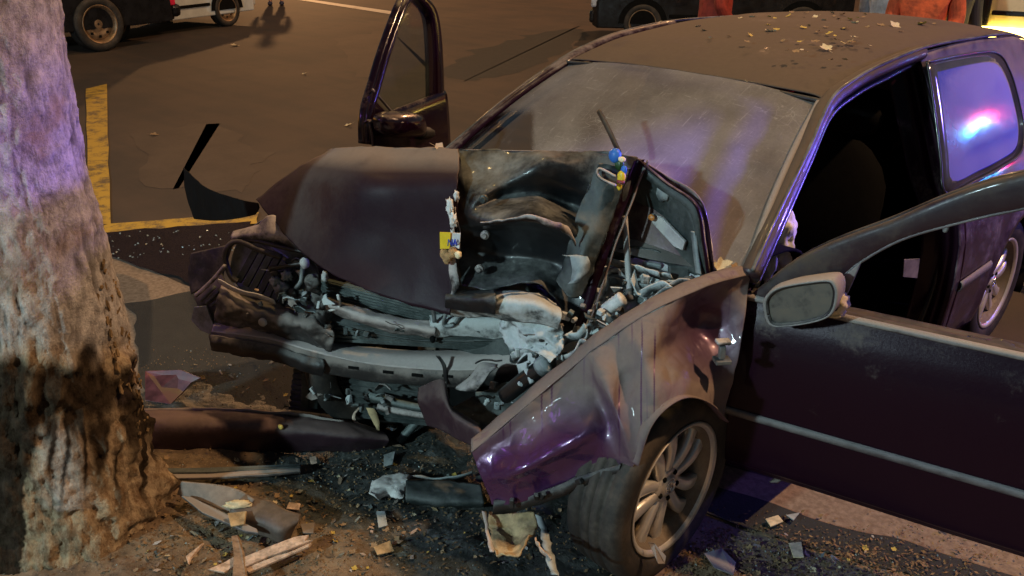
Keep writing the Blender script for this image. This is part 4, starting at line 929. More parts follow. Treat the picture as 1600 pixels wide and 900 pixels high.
# grille end and splintered pale plastic at the far corner
gr = patch('grille_end', [frow(-.16, (345, 425), (330, 440), (304, 462)), frow(-.13, (352, 445), (334, 462), (310, 482)), frow(-.13, (362, 480), (345, 498), (322, 508)), frow(-.15, (380, 500), (360, 505), (335, 510))], 'dusty_plastic', CAR, 20, 20, .005, (.01, 10, 3))
for k in range(6):
    t = k/5; tube('grille_slat', frow(-.105, (314+t*42, 470+t*20), (336+t*42, 448+t*24)), .007, 'hood_under', gr, 8)
tube('grille_frame', frow(-.10, (306, 462), (330, 440), (352, 415)), .008, 'grey_metal', gr)
prism('pale_plastic_end', frow(-.10, (303, 480), (322, 478), (334, 510), (328, 523), (312, 516), (298, 500)), (-.5, .8, 0), .008, 'headlamp_reflector', CAR, .002)
patch('splash_guard', [frow(-.24, (300, 395), (345, 385), (365, 380)), frow(-.22, (295, 430), (335, 415), (352, 420)), frow(-.2, (300, 460), (320, 450), (345, 445))], 'black_plastic', CAR, 16, 14, .005, (.01, 8, 6))
# right fender torn outward: dark curved blade reaching over the road
patch('torn_fender', [[Q(402, 318, y=-.20), Q(365, 309, y=-.12), Q(320, 292, y=-.02), Q(287, 262, y=.08)], [Q(404, 326, y=-.19), Q(368, 326, y=-.12), Q(326, 318, y=-.02), Q(290, 300, y=.08)], [Q(398, 336, y=-.17), Q(368, 342, y=-.11), Q(335, 345, y=-.02), Q(303, 342, y=.06)]], 'dark', CAR, 30, 16, .004, (.006, 7, 3))
patch('right_fender', [[V((-.96, -.24, .90)), V((-.88, .0, .95)), V((-.76, .35, .95))], [V((-1.0, -.2, .75)), V((-.93, .0, .80)), V((-.82, .4, .8))], [V((-1.0, -.2, .6)), V((-.95, .0, .70)), V((-.84, .42, .55))], [V((-.98, -.25, .45)), V((-.93, -.36, .55)), V((-.83, .45, .3))]], 'paint', CAR, 24, 24, .004, (.012, 5, 3))
# engine block and battery in the dark of the bay
eb = blob('engine_block', (-.15, .22, .55), (.36, .16, .24), 'hood_under', CAR, .4, 3, 4, None, 4)
box('battery', (.42, .2, .66), (.18, .2, .18), 'black_plastic', CAR, .01)
tube('side_rail', [(.45, .55, .42), (.40, .2, .44), (.25, .0, .46)], .05, 'grey_metal', CAR, 10); tube('side_rail', [(-.5, .55, .42), (-.6, .0, .44), (-.8, -.35, .46)], .05, 'grey_metal', CAR, 10)
box('sump', (-.1, .22, .24), (.5, .3, .16), 'dark', CAR, .03)
# torn plates, wires and clips all through the crushed bay
rc = random.Random(99)
def torn_plate(c, sz, mat, nm='torn_plate'):
    R_ = Matrix.Rotation(rc.uniform(0, 6.3), 3, 'Z') @ Matrix.Rotation(rc.uniform(-1.2, 1.2), 3, 'X') @ Matrix.Rotation(rc.uniform(-1, 1), 3, 'Y'); n_ = rc.choice((5, 6, 7)); bend = rc.uniform(-1.5, 1.5)
    vs = []
    for i in range(n_):
        a = 6.283*i/n_; r = rc.uniform(.45, 1.1); x, y = math.cos(a)*r*sz*rc.choice((1, 1.8)), math.sin(a)*r*sz*.7; vs.append(V((x, y, bend*x*x/sz*.5)))
    top = [c+R_ @ v for v in [V((0, 0, .15*sz))]+vs]; bt_ = [v-R_ @ V((0, 0, .004)) for v in top]; k = n_+1
    fs = [(0, 1+i, 1+(i+1) % n_) for i in range(n_)]+[(k, k+1+(i+1) % n_, k+1+i) for i in range(n_)]+[(1+i, k+1+i, k+1+(i+1) % n_, 1+(i+1) % n_) for i in range(n_)]
    return link(nm, top+bt_, fs, mat, CAR, False)
def curl_wire(c, L, r, mat):
    p = V(c); d = V((rc.uniform(-1, 1), rc.uniform(-.6, .6), rc.uniform(-.8, .8))).normalized(); pts = [p.copy()]
    for _ in range(4):
        d = (d+.8*V((rc.uniform(-1, 1), rc.uniform(-1, 1), rc.uniform(-1, 1)))).normalized(); p = p+d*L/4; pts.append(p.copy())
    return tube('wire', pts, r, mat, CAR, 6, 20)
ZON = [((845, 545), (60, 42), 26, lambda x, y: Q(x, y, y=-.075+(x-845)*.0012)), ((1000, 455), (75, 24), 20, lambda x, y: Q(x, y, y=.15+(x-1000)*.0008)), ((450, 480), (80, 32), 14, lambda x, y: QF(x, y, -.055)),
       ((440, 425), (45, 30), 6, lambda x, y: QF(x, y, -.15)), ((650, 515), (150, 14), 8, lambda x, y: QF(x, y, -.085)), ((560, 625), (110, 26), 18, lambda x, y: QF(x, y, -.09)), ((780, 630), (60, 30), 16, lambda x, y: QF(x, y, .03)), ((930, 505), (40, 30), 18, lambda x, y: Q(x, y, y=-.0+(x-930)*.001))]
for (cx, cy_), (sx, sy_), n_, fn in ZON:
    for k in range(n_):
        x, y = cx+rc.gauss(0, sx*.5), cy_+rc.gauss(0, sy_*.5)
        if cx == 845: y = cy_-(x-cx)*.45+rc.gauss(0, 16)
        c = fn(x, y)+V((0, rc.uniform(0, .03), 0)); m_ = rc.choice(('powdered_metal', 'powdered_metal', 'grey_metal', 'hood_under', 'headlamp_reflector', 'black_plastic', 'dusty_plastic', 'fin_metal'))
        q = rc.random()
        if q < .5: torn_plate(c, rc.uniform(.012, .036), m_)
        elif q < .62: curl_wire(c, rc.uniform(.05, .11), rc.uniform(.0014, .003), rc.choice(('seal', 'black_plastic', 'hood_under', 'headlamp_reflector', 'grey_metal')))
        elif q < .9: box('broken_clip', c, [rc.uniform(.01, .03) for _ in range(3)], m_, CAR, .003, Matrix.Rotation(rc.uniform(0, 6), 3, 'Z') @ Matrix.Rotation(rc.uniform(0, 6), 3, 'X'))
        else: tube('hose_stub', [c, c+V((rc.uniform(-1, 1), rc.uniform(-.5, .5), rc.uniform(-1, 1))).normalized()*.05], rc.uniform(.006, .013), m_, CAR, 10, 8, rc.choice((0, .2)))
# wiper standing up against the screen
wp = tube('wiper', [Q(967, 238, y=.33), Q(952, 205, y=.36), Q(936, 174, y=.40)], .0085, 'seal', CAR, 8)
# white torn shreds along the rip in the hood
for k, (px, py, r_) in enumerate(((713, 306, .012), (703, 324, .02), (708, 345, .018), (707, 366, .012), (704, 331, .014))):
    blob('torn_shred', Q(px, py, y=-.17), (r_*.6, r_*.5, r_*1.3), 'white_scrap', CAR, .8, 4, k+2, None, 3)
ribbon('torn_shred', row((706, 402, -.19), (708, 425, -.20), (712, 445, -.205), (704, 466, -.21)), .03, (.8, .4, 0), 'grey_metal', CAR, .002, crumple=(.006, 30), wide=[.024, .03, .026, .006])
ribbon('torn_shred', row((716, 300, -.11), (713, 330, -.15), (718, 362, -.14), (720, 400, -.15)), .018, (.6, -.6, 0), 'grey_metal', CAR, .003, crumple=(.006, 24))
# ------------------------------------------------------------------ left door, swung wide open
DO = V((.70, .36, 0)); DD = V((.972, .235, 0)).normalized(); DN = V((DD.y, -DD.x, 0))     # along the door, outward (to the front)
def D(s, z, o=0.): return DO+DD*s+DN*o+V((0, 0, z))
def DQ(px, py, o=0.):
    d = ray(px, py); c = DN.dot(DO)+o; return CAM+d*((c-DN.dot(CAM))/DN.dot(d))
def doff(z, s):
    P = [(.27, -.02), (.31, .005), (.40, .020), (.50, .030), (.62, .040), (.72, .038), (.80, .022), (.87, -.006)]
    for (a, oa), (b, ob) in zip(P, P[1:]):
        if z <= b: return oa+(ob-oa)*max(0, (z-a)/(b-a))
    return -.006
zs = (.27, .29, .31, .40, .495, .505, .62, .72, .80, .85, .872)
def sfr(z): return .0+.012*math.sin((z-.27)*5)
rows = [[D(sfr(z)+(1.16-sfr(z))*t, z, doff(z, t)) for t in (0, .01, .1, .3, .5, .75, 1)] for z in zs]
LD = patch('front_door', rows, 'paint_clean', CAR, 40, 50, .003, (.0015, 4, 1))
rows = [[D(.01+1.14*t, z, -.005-o) for t in (0, .3, .6, 1)] for z, o in ((.28, .02), (.30, .11), (.5, .13), (.8, .12), (.865, .10))]
patch('door_lining', rows, 'interior', LD, 12, 12, .004)
rows = [[D(.015+1.14*t, .868+h, -o) for t in (0, .2, .5, .8, 1)] for o, h in ((.0, .0), (.02, .012), (.045, .010), (.06, -.004), (.11, -.002))]
patch('door_sill_top', rows, 'rubber', LD, 40, 12, .004, (.002, 9, 2))
rows = [[D(.002, z, o) for z in (.28, .5, .7, .86)] for o in (.02, -.04, -.11)]
patch('door_edge', rows, 'paint_clean', LD, 10, 6, .003)
rows = [[D(.012+1.13*t, .497+dz, doff(.5, t)+o) for t in (0, .02, .3, .6, 1)] for dz, o in ((-.012, .0), (-.008, .009), (.008, .010), (.012, .0))]
patch('side_moulding', rows, 'moulding', LD, 40, 8, .003)
rows = [[D(.02+1.12*t, .872+h, o) for t in (0, .3, .6, 1)] for o, h in ((.004, -.004), (.006, .006), (-.004, .012), (-.012, .010))]
patch('window_rubber', rows, 'mirror_shell', LD, 30, 8, .003)
blob('mud_patch', D(.70, .876, -.045), (.05, .03, .006), 'seal', LD, .5, 3, 3)
blob('mud_patch', D(.64, .876, -.04), (.028, .022, .005), 'seal', LD, .5, 3, 5)
# window frame
top = [DQ(1163, 470, -.02), DQ(1192, 447, -.02), DQ(1240, 409, -.02), DQ(1300, 379, -.02), DQ(1393, 345, -.02), DQ(1490, 304, -.02), DQ(1600, 271, -.02), D(.84, 1.40, -.02), D(.98, 1.395, -.02), D(1.06, 1.36, -.02), D(1.10, 1.22, -.02), D(1.15, .875, -.02)]
bot = [DQ(1240, 486, -.02), DQ(1262, 470, -.02), DQ(1310, 438, -.02), DQ(1346, 408, -.02), DQ(1412, 372, -.02), DQ(1505, 345, -.02), DQ(1600, 324, -.02), D(.83, 1.33, -.02), D(.94, 1.325, -.02), D(.99, 1.28, -.02), D(1.02, 1.18, -.02), D(1.06, .875, -.02)]
rows = [top, [a.lerp(b, .08)+DN*.012 for a, b in zip(top, bot)], [a.lerp(b, .6)+DN*.014 for a, b in zip(top, bot)], [a.lerp(b, .96)+DN*.010 for a, b in zip(top, bot)], bot, [b-DN*.03 for b in bot]]
wf = patch('window_frame', rows, 'paint_roof', LD, 80, 16, .006, (.003, 7, 3))
tube('frame_seal', [t.lerp(b_, .08)-DN*.03 for t, b_ in zip(top, bot)], .010, 'seal', LD, 8, 80)
tube('frame_trim', [b+DN*.012 for b in bot[2:10]], .004, 'moulding', LD, 8, 60)
prism('mirror_sail', [DQ(1306, 442), DQ(1346, 409), DQ(1330, 446), DQ(1316, 476), DQ(1306, 478)], -DN, .02, 'mirror_shell', LD, .003)
# mirror, knocked round so its glass faces forward
def MQ(px, py, o=.12): return DQ(px, py, o)
mo = [(1196, 492), (1194, 470), (1203, 455), (1222, 445), (1258, 438), (1297, 434), (1308, 440), (1312, 456), (1307, 481), (1294, 495), (1264, 504), (1226, 509), (1204, 507)]
mout = spline([MQ(a, b) for a, b in mo]+[MQ(*mo[0])], 52)[:-1]; mc = sum(mout, V())/52
vs, fs = [], []; RINGS = [(.90, .0, .012), (.94, .0, .018), (1.0, .0, .010), (1.0, 0, -.03), (.90, .15, -.075), (.62, .25, -.11), (.2, .3, -.12)]
for sc_, sh, o in RINGS:
    for p in mout: vs.append(mc+(p-mc)*sc_+DN*o+DD*sh*.06)
for r in range(len(RINGS)-1):
    for i in range(52): fs.append((r*52+i, r*52+(i+1) % 52, (r+1)*52+(i+1) % 52, (r+1)*52+i))
fs.append(tuple(range((len(RINGS)-1)*52, len(RINGS)*52)))
ms = link('mirror', vs, fs, 'mirror_shell', LD, True)
link('mirror_glass', [mc+(p-mc)*.90+DN*.006 for p in mout], [tuple(range(52))], 'dusty_mirror', ms, False)
tube('mirror_rim', [mc+(p-mc)*.90+DN*.008 for p in mout]+[mc+(mout[0]-mc)*.90+DN*.008], .006, 'black_plastic', ms, 8, 60)
blob('mirror_mount', DQ(1313, 474, .06), (.020, .035, .028), 'cream_leaf', ms, .4, 3, 2)
blob('mirror_mount', DQ(1306, 488, .05), (.024, .03, .014), 'cream_leaf', ms, .4, 3, 4)
tube('mirror_arm', [D(.27, .90, -.01), DQ(1300, 476, .10)], .02, 'black_plastic', ms, 10)
# ------------------------------------------------------------------ right door, ajar on the far side
RD_O = V((-1.02, .21, 0)); RD_D = V((-.27, .64, 0)).normalized(); RD_N = V((-RD_D.y, RD_D.x, 0)); RD_N = RD_N if RD_N.dot(CAM-RD_O) > 0 else -RD_N
def RQ(px, py, o=0.):
    d = ray(px, py); c = RD_N.dot(RD_O)+o; return CAM+d*((c-RD_N.dot(CAM))/RD_N.dot(d))
oo = [RQ(571, 225), RQ(572, 178), RQ(585, 130), RQ(600, 80), RQ(618, 30), RQ(630, 2), RQ(643, -12), RQ(662, -6), RQ(679, 16), RQ(687, 60), RQ(691, 130), RQ(692, 228)]
ii = [RQ(578, 226), RQ(579, 180), RQ(591, 133), RQ(606, 84), RQ(623, 36), RQ(633, 12), RQ(643, 0), RQ(655, 7), RQ(667, 26), RQ(672, 64), RQ(674, 130), RQ(674, 228)]
RDo = patch('front_door', [oo, [a.lerp(b, .2)+RD_N*.02 for a, b in zip(oo, ii)], [a.lerp(b, .8)+RD_N*.02 for a, b in zip(oo, ii)], ii, [b-RD_N*.03 for b in ii], [a-RD_N*.035 for a in oo], oo], 'paint_gloss', CAR, 60, 20, .002)
zb = RQ(630, 205).z
bt = [RQ(571, 225), RQ(610, 218), RQ(650, 212), RQ(692, 228)]
rows = [[V((p.x, p.y, z))+RD_N*o for p in bt] for z, o in ((bt[0].z+.09, .0), (bt[0].z+.06, .03), (.75, .04), (.55, .03), (.35, 0), (.32, -.06))]
patch('door_panel', rows, 'paint_gloss', RDo, 20, 24, .01)
link('door_glass', [p.lerp(q, .8)-RD_N*.008 for p, q in zip(oo, ii)], [tuple(range(12))], 'clear_glass', RDo, False)
prism('mirror_sail', [RQ(576, 205, .01), RQ(580, 150, .01), RQ(620, 192, .01), RQ(620, 212, .01)], -RD_N, .02, 'paint_gloss', RDo, .003)
tube('glass_channel', [RQ(582, 140, .008), RQ(622, 186, .008)], .006, 'moulding', RDo, 8)
mo2 = [(600, 203), (599, 185), (607, 177), (628, 174), (648, 176), (657, 187), (659, 203), (652, 213), (625, 216), (606, 213)]
m2 = spline([RQ(a, b, .10) for a, b in mo2]+[RQ(*mo2[0], .10)], 40)[:-1]; c2 = sum(m2, V())/40; vs, fs = [], []
R2 = [(.2, .07), (.6, .06), (.88, .035), (1, -.01), (.97, -.05), (.6, -.06), (.2, -.06)]
for sc_, o in R2:
    for p in m2: vs.append(c2+(p-c2)*sc_+RD_N*o)
for r in range(len(R2)-1):
    for i in range(40): fs.append((r*40+i, r*40+(i+1) % 40, (r+1)*40+(i+1) % 40, (r+1)*40+i))
fs += [tuple(range(40)), tuple(range(6*40, 7*40))]
link('mirror', vs, fs, 'paint_gloss', RDo, True)
tube('mirror_arm', [RQ(655, 207, .06), RQ(672, 208, .01)], .03, 'black_plastic', RDo, 10)

# ------------------------------------------------------------------ small toys and plates caught in the hood
pl = prism('number_tag', row((688, 363, -.205), (720, 364, -.195), (718, 388, -.195), (689, 388, -.205)), (.5, -.8, 0), .004, 'white_scrap')
tag(pl, 'small yellow and white tag with blue lettering caught in the rip of the hood', 'tag')
prism('yellow_panel', row((687.5, 362.5, -.212), (704, 363, -.208), (703, 388, -.208), (688, 388.5, -.212)), (.5, -.8, 0), .003, 'yellow_plastic', pl)
lt = Join()
def stroke(pts, r=.0022):
    for a_, b_ in zip(pts, pts[1:]): lt.add(tube_data([a_, b_], r, 6, n=2))
def LQ(x, y): return Q(x, y, y=-.211+.0)
stroke([LQ(700, 384), LQ(701, 374), LQ(706, 384), LQ(707, 374)]); stroke([LQ(708, 384), LQ(711, 374), LQ(714, 384)]); stroke([LQ(709.5, 381), LQ(713, 381)])
lt.done('lettering', 'blue_ink', pl)
toy = thing('plush_toy', Q(702, 405, y=-.22), 'brown plush scrap hanging below the yellow tag on the hood', 'toy')
for k, (px, py, r_) in enumerate(((695, 397, .017), (708, 395, .017), (701, 401, .016), (716, 398, .012), (698, 407, .012))):
    blob('plush_ball', Q(px, py, y=-.215), (r_, r_*.8, r_), 'brown_plush' if k != 3 else 'cream_plastic', toy, .25, 5, k)
bird = thing('toy_ornament', Q(965, 270, y=.16), 'little blue headed toy with yellow body hanging at the top of the hood', 'toy')
blob('head', Q(961, 243, y=.15), (.020, .017, .022), 'blue_plastic', bird, .03)
blob('beak', Q(972, 249, y=.14), (.013, .008, .008), 'cream_plastic', bird, .15)
blob('neck', Q(968, 257, y=.155), (.015, .012, .017), 'green_plastic', bird, .15)
blob('wing', Q(975, 266, y=.14), (.010, .007, .014), 'blue_plastic', bird, .2)
blob('body', Q(971, 277, y=.135), (.014, .010, .020), 'yellow_plastic', bird, .15)
blob('stripe', Q(970, 284, y=.129), (.0135, .009, .006), 'maroon_plastic', bird, .1)
blob('tail', Q(968, 291, y=.135), (.009, .007, .012), 'yellow_plastic', bird, .15)

# ------------------------------------------------------------------ vehicles behind
def body_loft(name, secs, mat, parent, fr):
    """secs: list of (x along, [(y,z)...]) cross sections; fr maps local to world"""
    n = len(secs[0][1]); vs = [fr @ V((x, y, z)) for x, ring in secs for y, z in ring]; fs = []
    for i in range(len(secs)-1):
        for k in range(n): fs.append((i*n+k, i*n+(k+1) % n, (i+1)*n+(k+1) % n, (i+1)*n+k))
    fs += [tuple(range(n)), tuple(range((len(secs)-1)*n, len(secs)*n))]
    return link(name, vs, fs, mat, parent, False, bevel=.02)
def ring(w_, z0, z1, c=.08, tum=.0):
    return [(-w_, z0), (-w_, z1-c), (-w_+tum, z1-c*.3), (-w_+tum+c, z1), (w_-tum-c, z1), (w_-tum, z1-c*.3), (w_, z1-c), (w_, z0)]
# dark van side-on behind the tree; local x = forward, y = towards the camera
def frame(o, fx, ly):
    m = Matrix.Identity(4); m.col[0] = (*fx, 0); m.col[1] = (*ly, 0); m.col[2] = (0, 0, 1, 0); m.col[3] = (*o, 1); return m
corner = Q(280, 64, z=0); fwdv = Q(160, 80, z=0)-corner; fwdv.z = 0; fwdv.normalize(); ny = V((fwdv.y, -fwdv.x, 0)); ny = ny if ny.dot(CAM-corner) > 0 else -ny
fr = frame(corner, fwdv, ny)
VAN = thing('parked_van', fr @ V((2.2, -.9, 0)), 'dark van on the road half behind the tree trunk, brown wheel showing', 'van')
fc = fr @ Matrix.Translation((0, -.9, 0))
body_loft('body', [(0, ring(.88, .34, 1.95, .12, .06)), (.15, ring(.90, .32, 2.0, .12, .06)), (2.6, ring(.90, .32, 2.0, .12, .06)), (3.3, ring(.89, .32, 1.75, .12, .06)), (3.9, ring(.88, .32, 1.10, .12, .05)), (4.5, ring(.84, .36, .95, .12, .05))], 'van_dark', VAN, fc)
def fbox(name, c, size, mat, par, f, bevel=.01):
    vs, fs = box_data(c, size); return link(name, [f @ v for v in vs], fs, mat, par, False, bevel=bevel)
fbox('side_skirt', (2.12, .905, .66), (4.1, .04, .68), 'van_dark', VAN, fc, .015)
fbox('side_door', (2.1, .905, 1.35), (3.4, .03, .85), 'van_dark', VAN, fc, .015)
fbox('rear_bumper', (-.04, 0, .47), (.16, 1.84, .2), 'van_dark', VAN, fc, .06)
fbox('tailgate', (-.012, 0, 1.15), (.03, 1.5, 1.0), 'van_dark', VAN, fc, .02)
fbox('rear_window', (-.03, 0, 1.45), (.02, 1.3, .4), 'glass_dark', VAN, fc, .01)
for sg in (1, -1): fbox('tail_lamp', (.03, sg*.85, .86), (.12, .12, .62), 'tail_red', VAN, fc, .02)
fbox('number_plate', (-.18, 0, .55), (.01, .5, .11), 'white_scrap', VAN, fc, .003)
def fwheel(x, y, r, par, f, steel=True, out=1):
    m = f @ Matrix.Translation((x, y, r)) @ Matrix.Rotation(math.pi/2*out, 4, 'Z') @ Matrix.Scale(r/.314, 4); return wheel(m, par, 5, 'rubber', 'steel_rim' if steel else 'alloy_shaded', steel)
lx = (fc.inverted() @ Q(160, 80, z=0)).x
fwheel(lx, .86, .39, VAN, fc); fwheel(lx, -.80, .345, VAN, fc, True, -1); fwheel(3.75, .80, .345, VAN, fc); fwheel(3.75, -.80, .345, VAN, fc, True, -1)
tube('exhaust', [fc @ V((.25, .45, .30)), fc @ V((-.08, .47, .30))], .03, 'bright_metal', VAN, 10)
# dark car beyond, its nose corner showing past the open door
c0 = Q(926, 66, z=0); fdir = V((-.80, -.60, 0)).normalized(); ldir = V((-fdir.y, fdir.x, 0))
fk = frame(c0-fdir*.42-ldir*.82, fdir, ldir)
def sedan(nm, label, mat, fk, cat='car'):
    B = thing(nm, fk @ V((-1.5, 0, 0)), label, cat)
    body_loft('body', [(.45, ring(.72, .26, .62, .08, .1)), (.36, ring(.82, .22, .72, .08, .05)), (-.6, ring(.86, .22, .90, .08, .04)), (-.9, ring(.86, .22, .95, .08, .04)), (-3.0, ring(.86, .22, 1.0, .08, .04)), (-3.5, ring(.80, .28, .95, .08, .04))], mat, B, fk)
    body_loft('cabin', [(-.85, ring(.72, .9, .99, .03, .05)), (-1.5, ring(.66, .9, 1.42, .08, .08)), (-2.7, ring(.66, .9, 1.44, .08, .08)), (-3.35, ring(.70, .9, 1.02, .05, .06))], 'glass_dark', B, fk)
    for sg in (1, -1):
        fbox('headlight', (.40, sg*.62, .60), (.14, .34, .14), 'lamp_lens', B, fk, .03)
        fbox('fog_lamp', (.44, sg*.60, .36), (.05, .14, .08), 'lamp_lens', B, fk, .02)
        for xx in (-.35, -2.75):
            hc = [fk @ V((xx+.38*math.cos(a_*math.pi/12), sg*.868, .30+.38*math.sin(a_*math.pi/12))) for a_ in range(13)]; prism('wheel_arch', hc, fk.to_3x3() @ V((0, sg, 0)), .004, 'dark', B)
            fwheel(xx, sg*.79, .30, B, fk, True, sg)
    fbox('grille', (.455, 0, .52), (.03, .8, .1), 'dark', B, fk); fbox('front_bumper', (.45, 0, .38), (.10, 1.5, .18), mat, B, fk, .04)
    fbox('side_trim', (-1.6, .87, .42), (1.7, .03, .05), 'dark', B, fk)
    return B
sedan('dark_car', 'black car standing on the road beyond the wreck, only its front corner in view', 'car_black', fk)
wd = Q(400, 30, z=0)-Q(300, 44, z=0); wd.z = 0; wd.normalize(); wy = V((wd.y, -wd.x, 0)); wy = wy if wy.dot(CAM-Q(400, 30, z=0)) > 0 else -wy
sedan('white_car', 'pale blue white car on the road right behind the dark van', 'van_white', frame(Q(405, 34, z=0)-wd*.45-wy*.82, wd, wy))
# ambulance at right, lit strip along its flank
A0 = Q(1532, 60, y=6.6)
fa = frame(V((A0.x, 6.6, 0)), V((1, .18, 0)).normalized(), V((-.18, 1, 0)).normalized())
AMB = thing('ambulance', fa @ V((2.4, 1, 0)), 'cream ambulance behind the wreck with a glowing yellow strip along its flank', 'ambulance')
body_loft('body', [(0, ring(1.0, .42, 2.05, .1, .05)), (.08, ring(1.02, .38, 2.1, .1, .05)), (3.6, ring(1.02, .38, 2.1, .1, .05)), (4.4, ring(1.0, .38, 1.8, .1, .05)), (4.9, ring(.98, .4, 1.15, .1, .05)), (5.4, ring(.92, .42, 1.0, .1, .05))], 'ambulance_body', AMB, fa @ Matrix.Translation((0, 1.03, 0)))
fbox('light_strip', (.42, -.02, A0.z+.03), (1.0, .05, .15), 'strip_light', AMB, fa, .01)
fbox('rub_rail', (1.9, -.015, A0.z+.22), (3.7, .05, .04), 'van_dark', AMB, fa, .01)
fbox('skirt', (2.4, -.012, .55), (4.6, .03, .34), 'van_dark', AMB, fa, .01)
fbox('corner_post', (-.03, .02, 1.15), (.12, .08, 1.5), 'van_dark', AMB, fa, .02)
fbox('side_door', (1.4, -.012, 1.45), (1.2, .03, .75), 'ambulance_body', AMB, fa, .02)
fbox('window', (1.4, -.03, 1.65), (.9, .02, .4), 'glass_dark', AMB, fa, .01)
fbox('beacon_bar', (2.9, 1.0, 2.16), (.3, 1.3, .1), 'white_scrap', AMB, fa, .03)
for xx in (1.1, 4.3):
    fwheel(xx, .10, .34, AMB, fa, True, -1); fwheel(xx, 1.95, .34, AMB, fa, True, 1)

# ------------------------------------------------------------------ people
def skin_mesh(name, nodes, edges, mat, parent, sub=2):
    me = bpy.data.meshes.new(name); me.from_pydata([n[0] for n in nodes], edges, []); me.materials.append(M[mat])
    o = bpy.data.objects.new(name, me); COL.objects.link(o)
    o.modifiers.new('skin', 'SKIN'); sv = me.skin_vertices[0].data
    for i, n in enumerate(nodes):
        r = n[1]; sv[i].radius = (r, r) if isinstance(r, (int, float)) else r; sv[i].use_root = (i == 0)
    s = o.modifiers.new('sub', 'SUBSURF'); s.levels = s.render_levels = sub
    child(o, parent); return o
def person(x, y, rz, label, coat, trousers, shoes='shoe', group=None, arms=0.):
    P = thing('person', (x, y, 0), label, 'person', group); R_ = Matrix.Translation((x, y, 0)) @ Matrix.Rotation(rz, 4, 'Z')
    def T(*p): return tuple(R_ @ V(p))
    # body faces local -y
    nodes = [(T(0, 0, .95), (.155, .11)), (T(0, 0, 1.12), (.14, .10)), (T(0, -.01, 1.32), (.17, .11)), (T(0, 0, 1.45), (.10, .08)), (T(0, 0, 1.52), .055), (T(0, -.015, 1.60), (.075, .085)), (T(0, -.01, 1.70), (.078, .095)), (T(0, 0, 1.76), .05)]
    ed = [(i, i+1) for i in range(7)]
    for s in (1, -1):
        b = len(nodes); nodes += [(T(s*.19, 0, 1.42), .062), (T(s*.235, .02, 1.16), .045), (T(s*(.245-arms*.1), -.05-arms*.18, .93+arms*.16), .034), (T(s*(.245-arms*.12), -.08-arms*.22, .85+arms*.16), (.022, .04)), (T(s*(.24-arms*.12), -.09-arms*.25, .77+arms*.16), (.015, .032))]
        ed += [(3, b), (b, b+1), (b+1, b+2), (b+2, b+3), (b+3, b+4)]
        b = len(nodes); nodes += [(T(s*.10, 0, .86), .095), (T(s*.115, -.01, .50), .062), (T(s*.12, .02, .12), .042), (T(s*.125, -.10, .04), (.04, .03))]
        ed += [(0, b), (b, b+1), (b+1, b+2), (b+2, b+3)]
    body = skin_mesh('body', nodes, ed, 'skin', P)
    n2 = [(T(0, 0, .88), (.185, .14)), (T(0, 0, .98), (.175, .13)), (T(0, 0, 1.14), (.165, .125)), (T(0, -.01, 1.32), (.19, .135)), (T(0, 0, 1.46), (.11, .09))]; e2 = [(0, 1), (1, 2), (2, 3), (3, 4)]
    for s in (1, -1):
        b = len(n2); n2 += [(T(s*.19, 0, 1.42), .080), (T(s*.235, .02, 1.16), .062), (T(s*(.245-arms*.1), -.05-arms*.18, .94+arms*.16), .048)]; e2 += [(3, b), (b, b+1), (b+1, b+2)]
    skin_mesh('jacket', n2, e2, coat, P)
    n3 = [(T(0, 0, .97), (.165, .12))]; e3 = []
    for s in (1, -1):
        b = len(n3); n3 += [(T(s*.10, 0, .86), .112), (T(s*.115, -.01, .50), .082), (T(s*.12, .02, .13), .070)]; e3 += [(0, b), (b, b+1), (b+1, b+2)]
    skin_mesh('trousers', n3, e3, trousers, P)
    for s in (1, -1):
        c = R_ @ V((s*.125, -.05, .045)); blob('shoe', c, (.05, .14, .05), shoes, P, .05, 2, 1, Matrix.Rotation(rz, 3, 'Z'))
    blob('hair', R_ @ V((0, .012, 1.725)), (.088, .105, .075), 'hair', P, .12, 3, 2, Matrix.Rotation(rz, 3, 'Z'))
    blob('nose', R_ @ V((0, -.115, 1.635)), (.014, .018, .022), 'skin', P, .02, 2, 1, Matrix.Rotation(rz, 3, 'Z'), 2)
    for s in (1, -1): blob('eye', R_ @ V((s*.032, -.095, 1.665)), (.012, .008, .008), 'dark', P, 0, 1, 1, Matrix.Rotation(rz, 3, 'Z'), 2)
    return P
pf = Q(432, 8, z=0); person(pf.x, pf.y, .9, 'person in blue jeans on the road beside the pale car, only feet in frame', 'navy_cloth', 'jeans')
def pp(px, y): v = Q(px, 8, y=y); return v.x
person(pp(1118, 5.2), 5.2, 2.4, 'person in a dull red jacket behind the middle of the roof', 'red_coat', 'navy_cloth', arms=.4)
person(pp(1392, 5.6), 5.6, 2.9, 'person in pale grey jacket behind the car roof', 'grey_coat', 'grey_coat', arms=.6)
person(pp(1447, 5.3), 5.3, .2, 'person in bright orange red jacket behind the car roof', 'orange_coat', 'navy_cloth', arms=.8)
person(pp(1486, 6.3), 6.3, .9, 'person in black beside the ambulance', 'navy_cloth', 'navy_cloth')

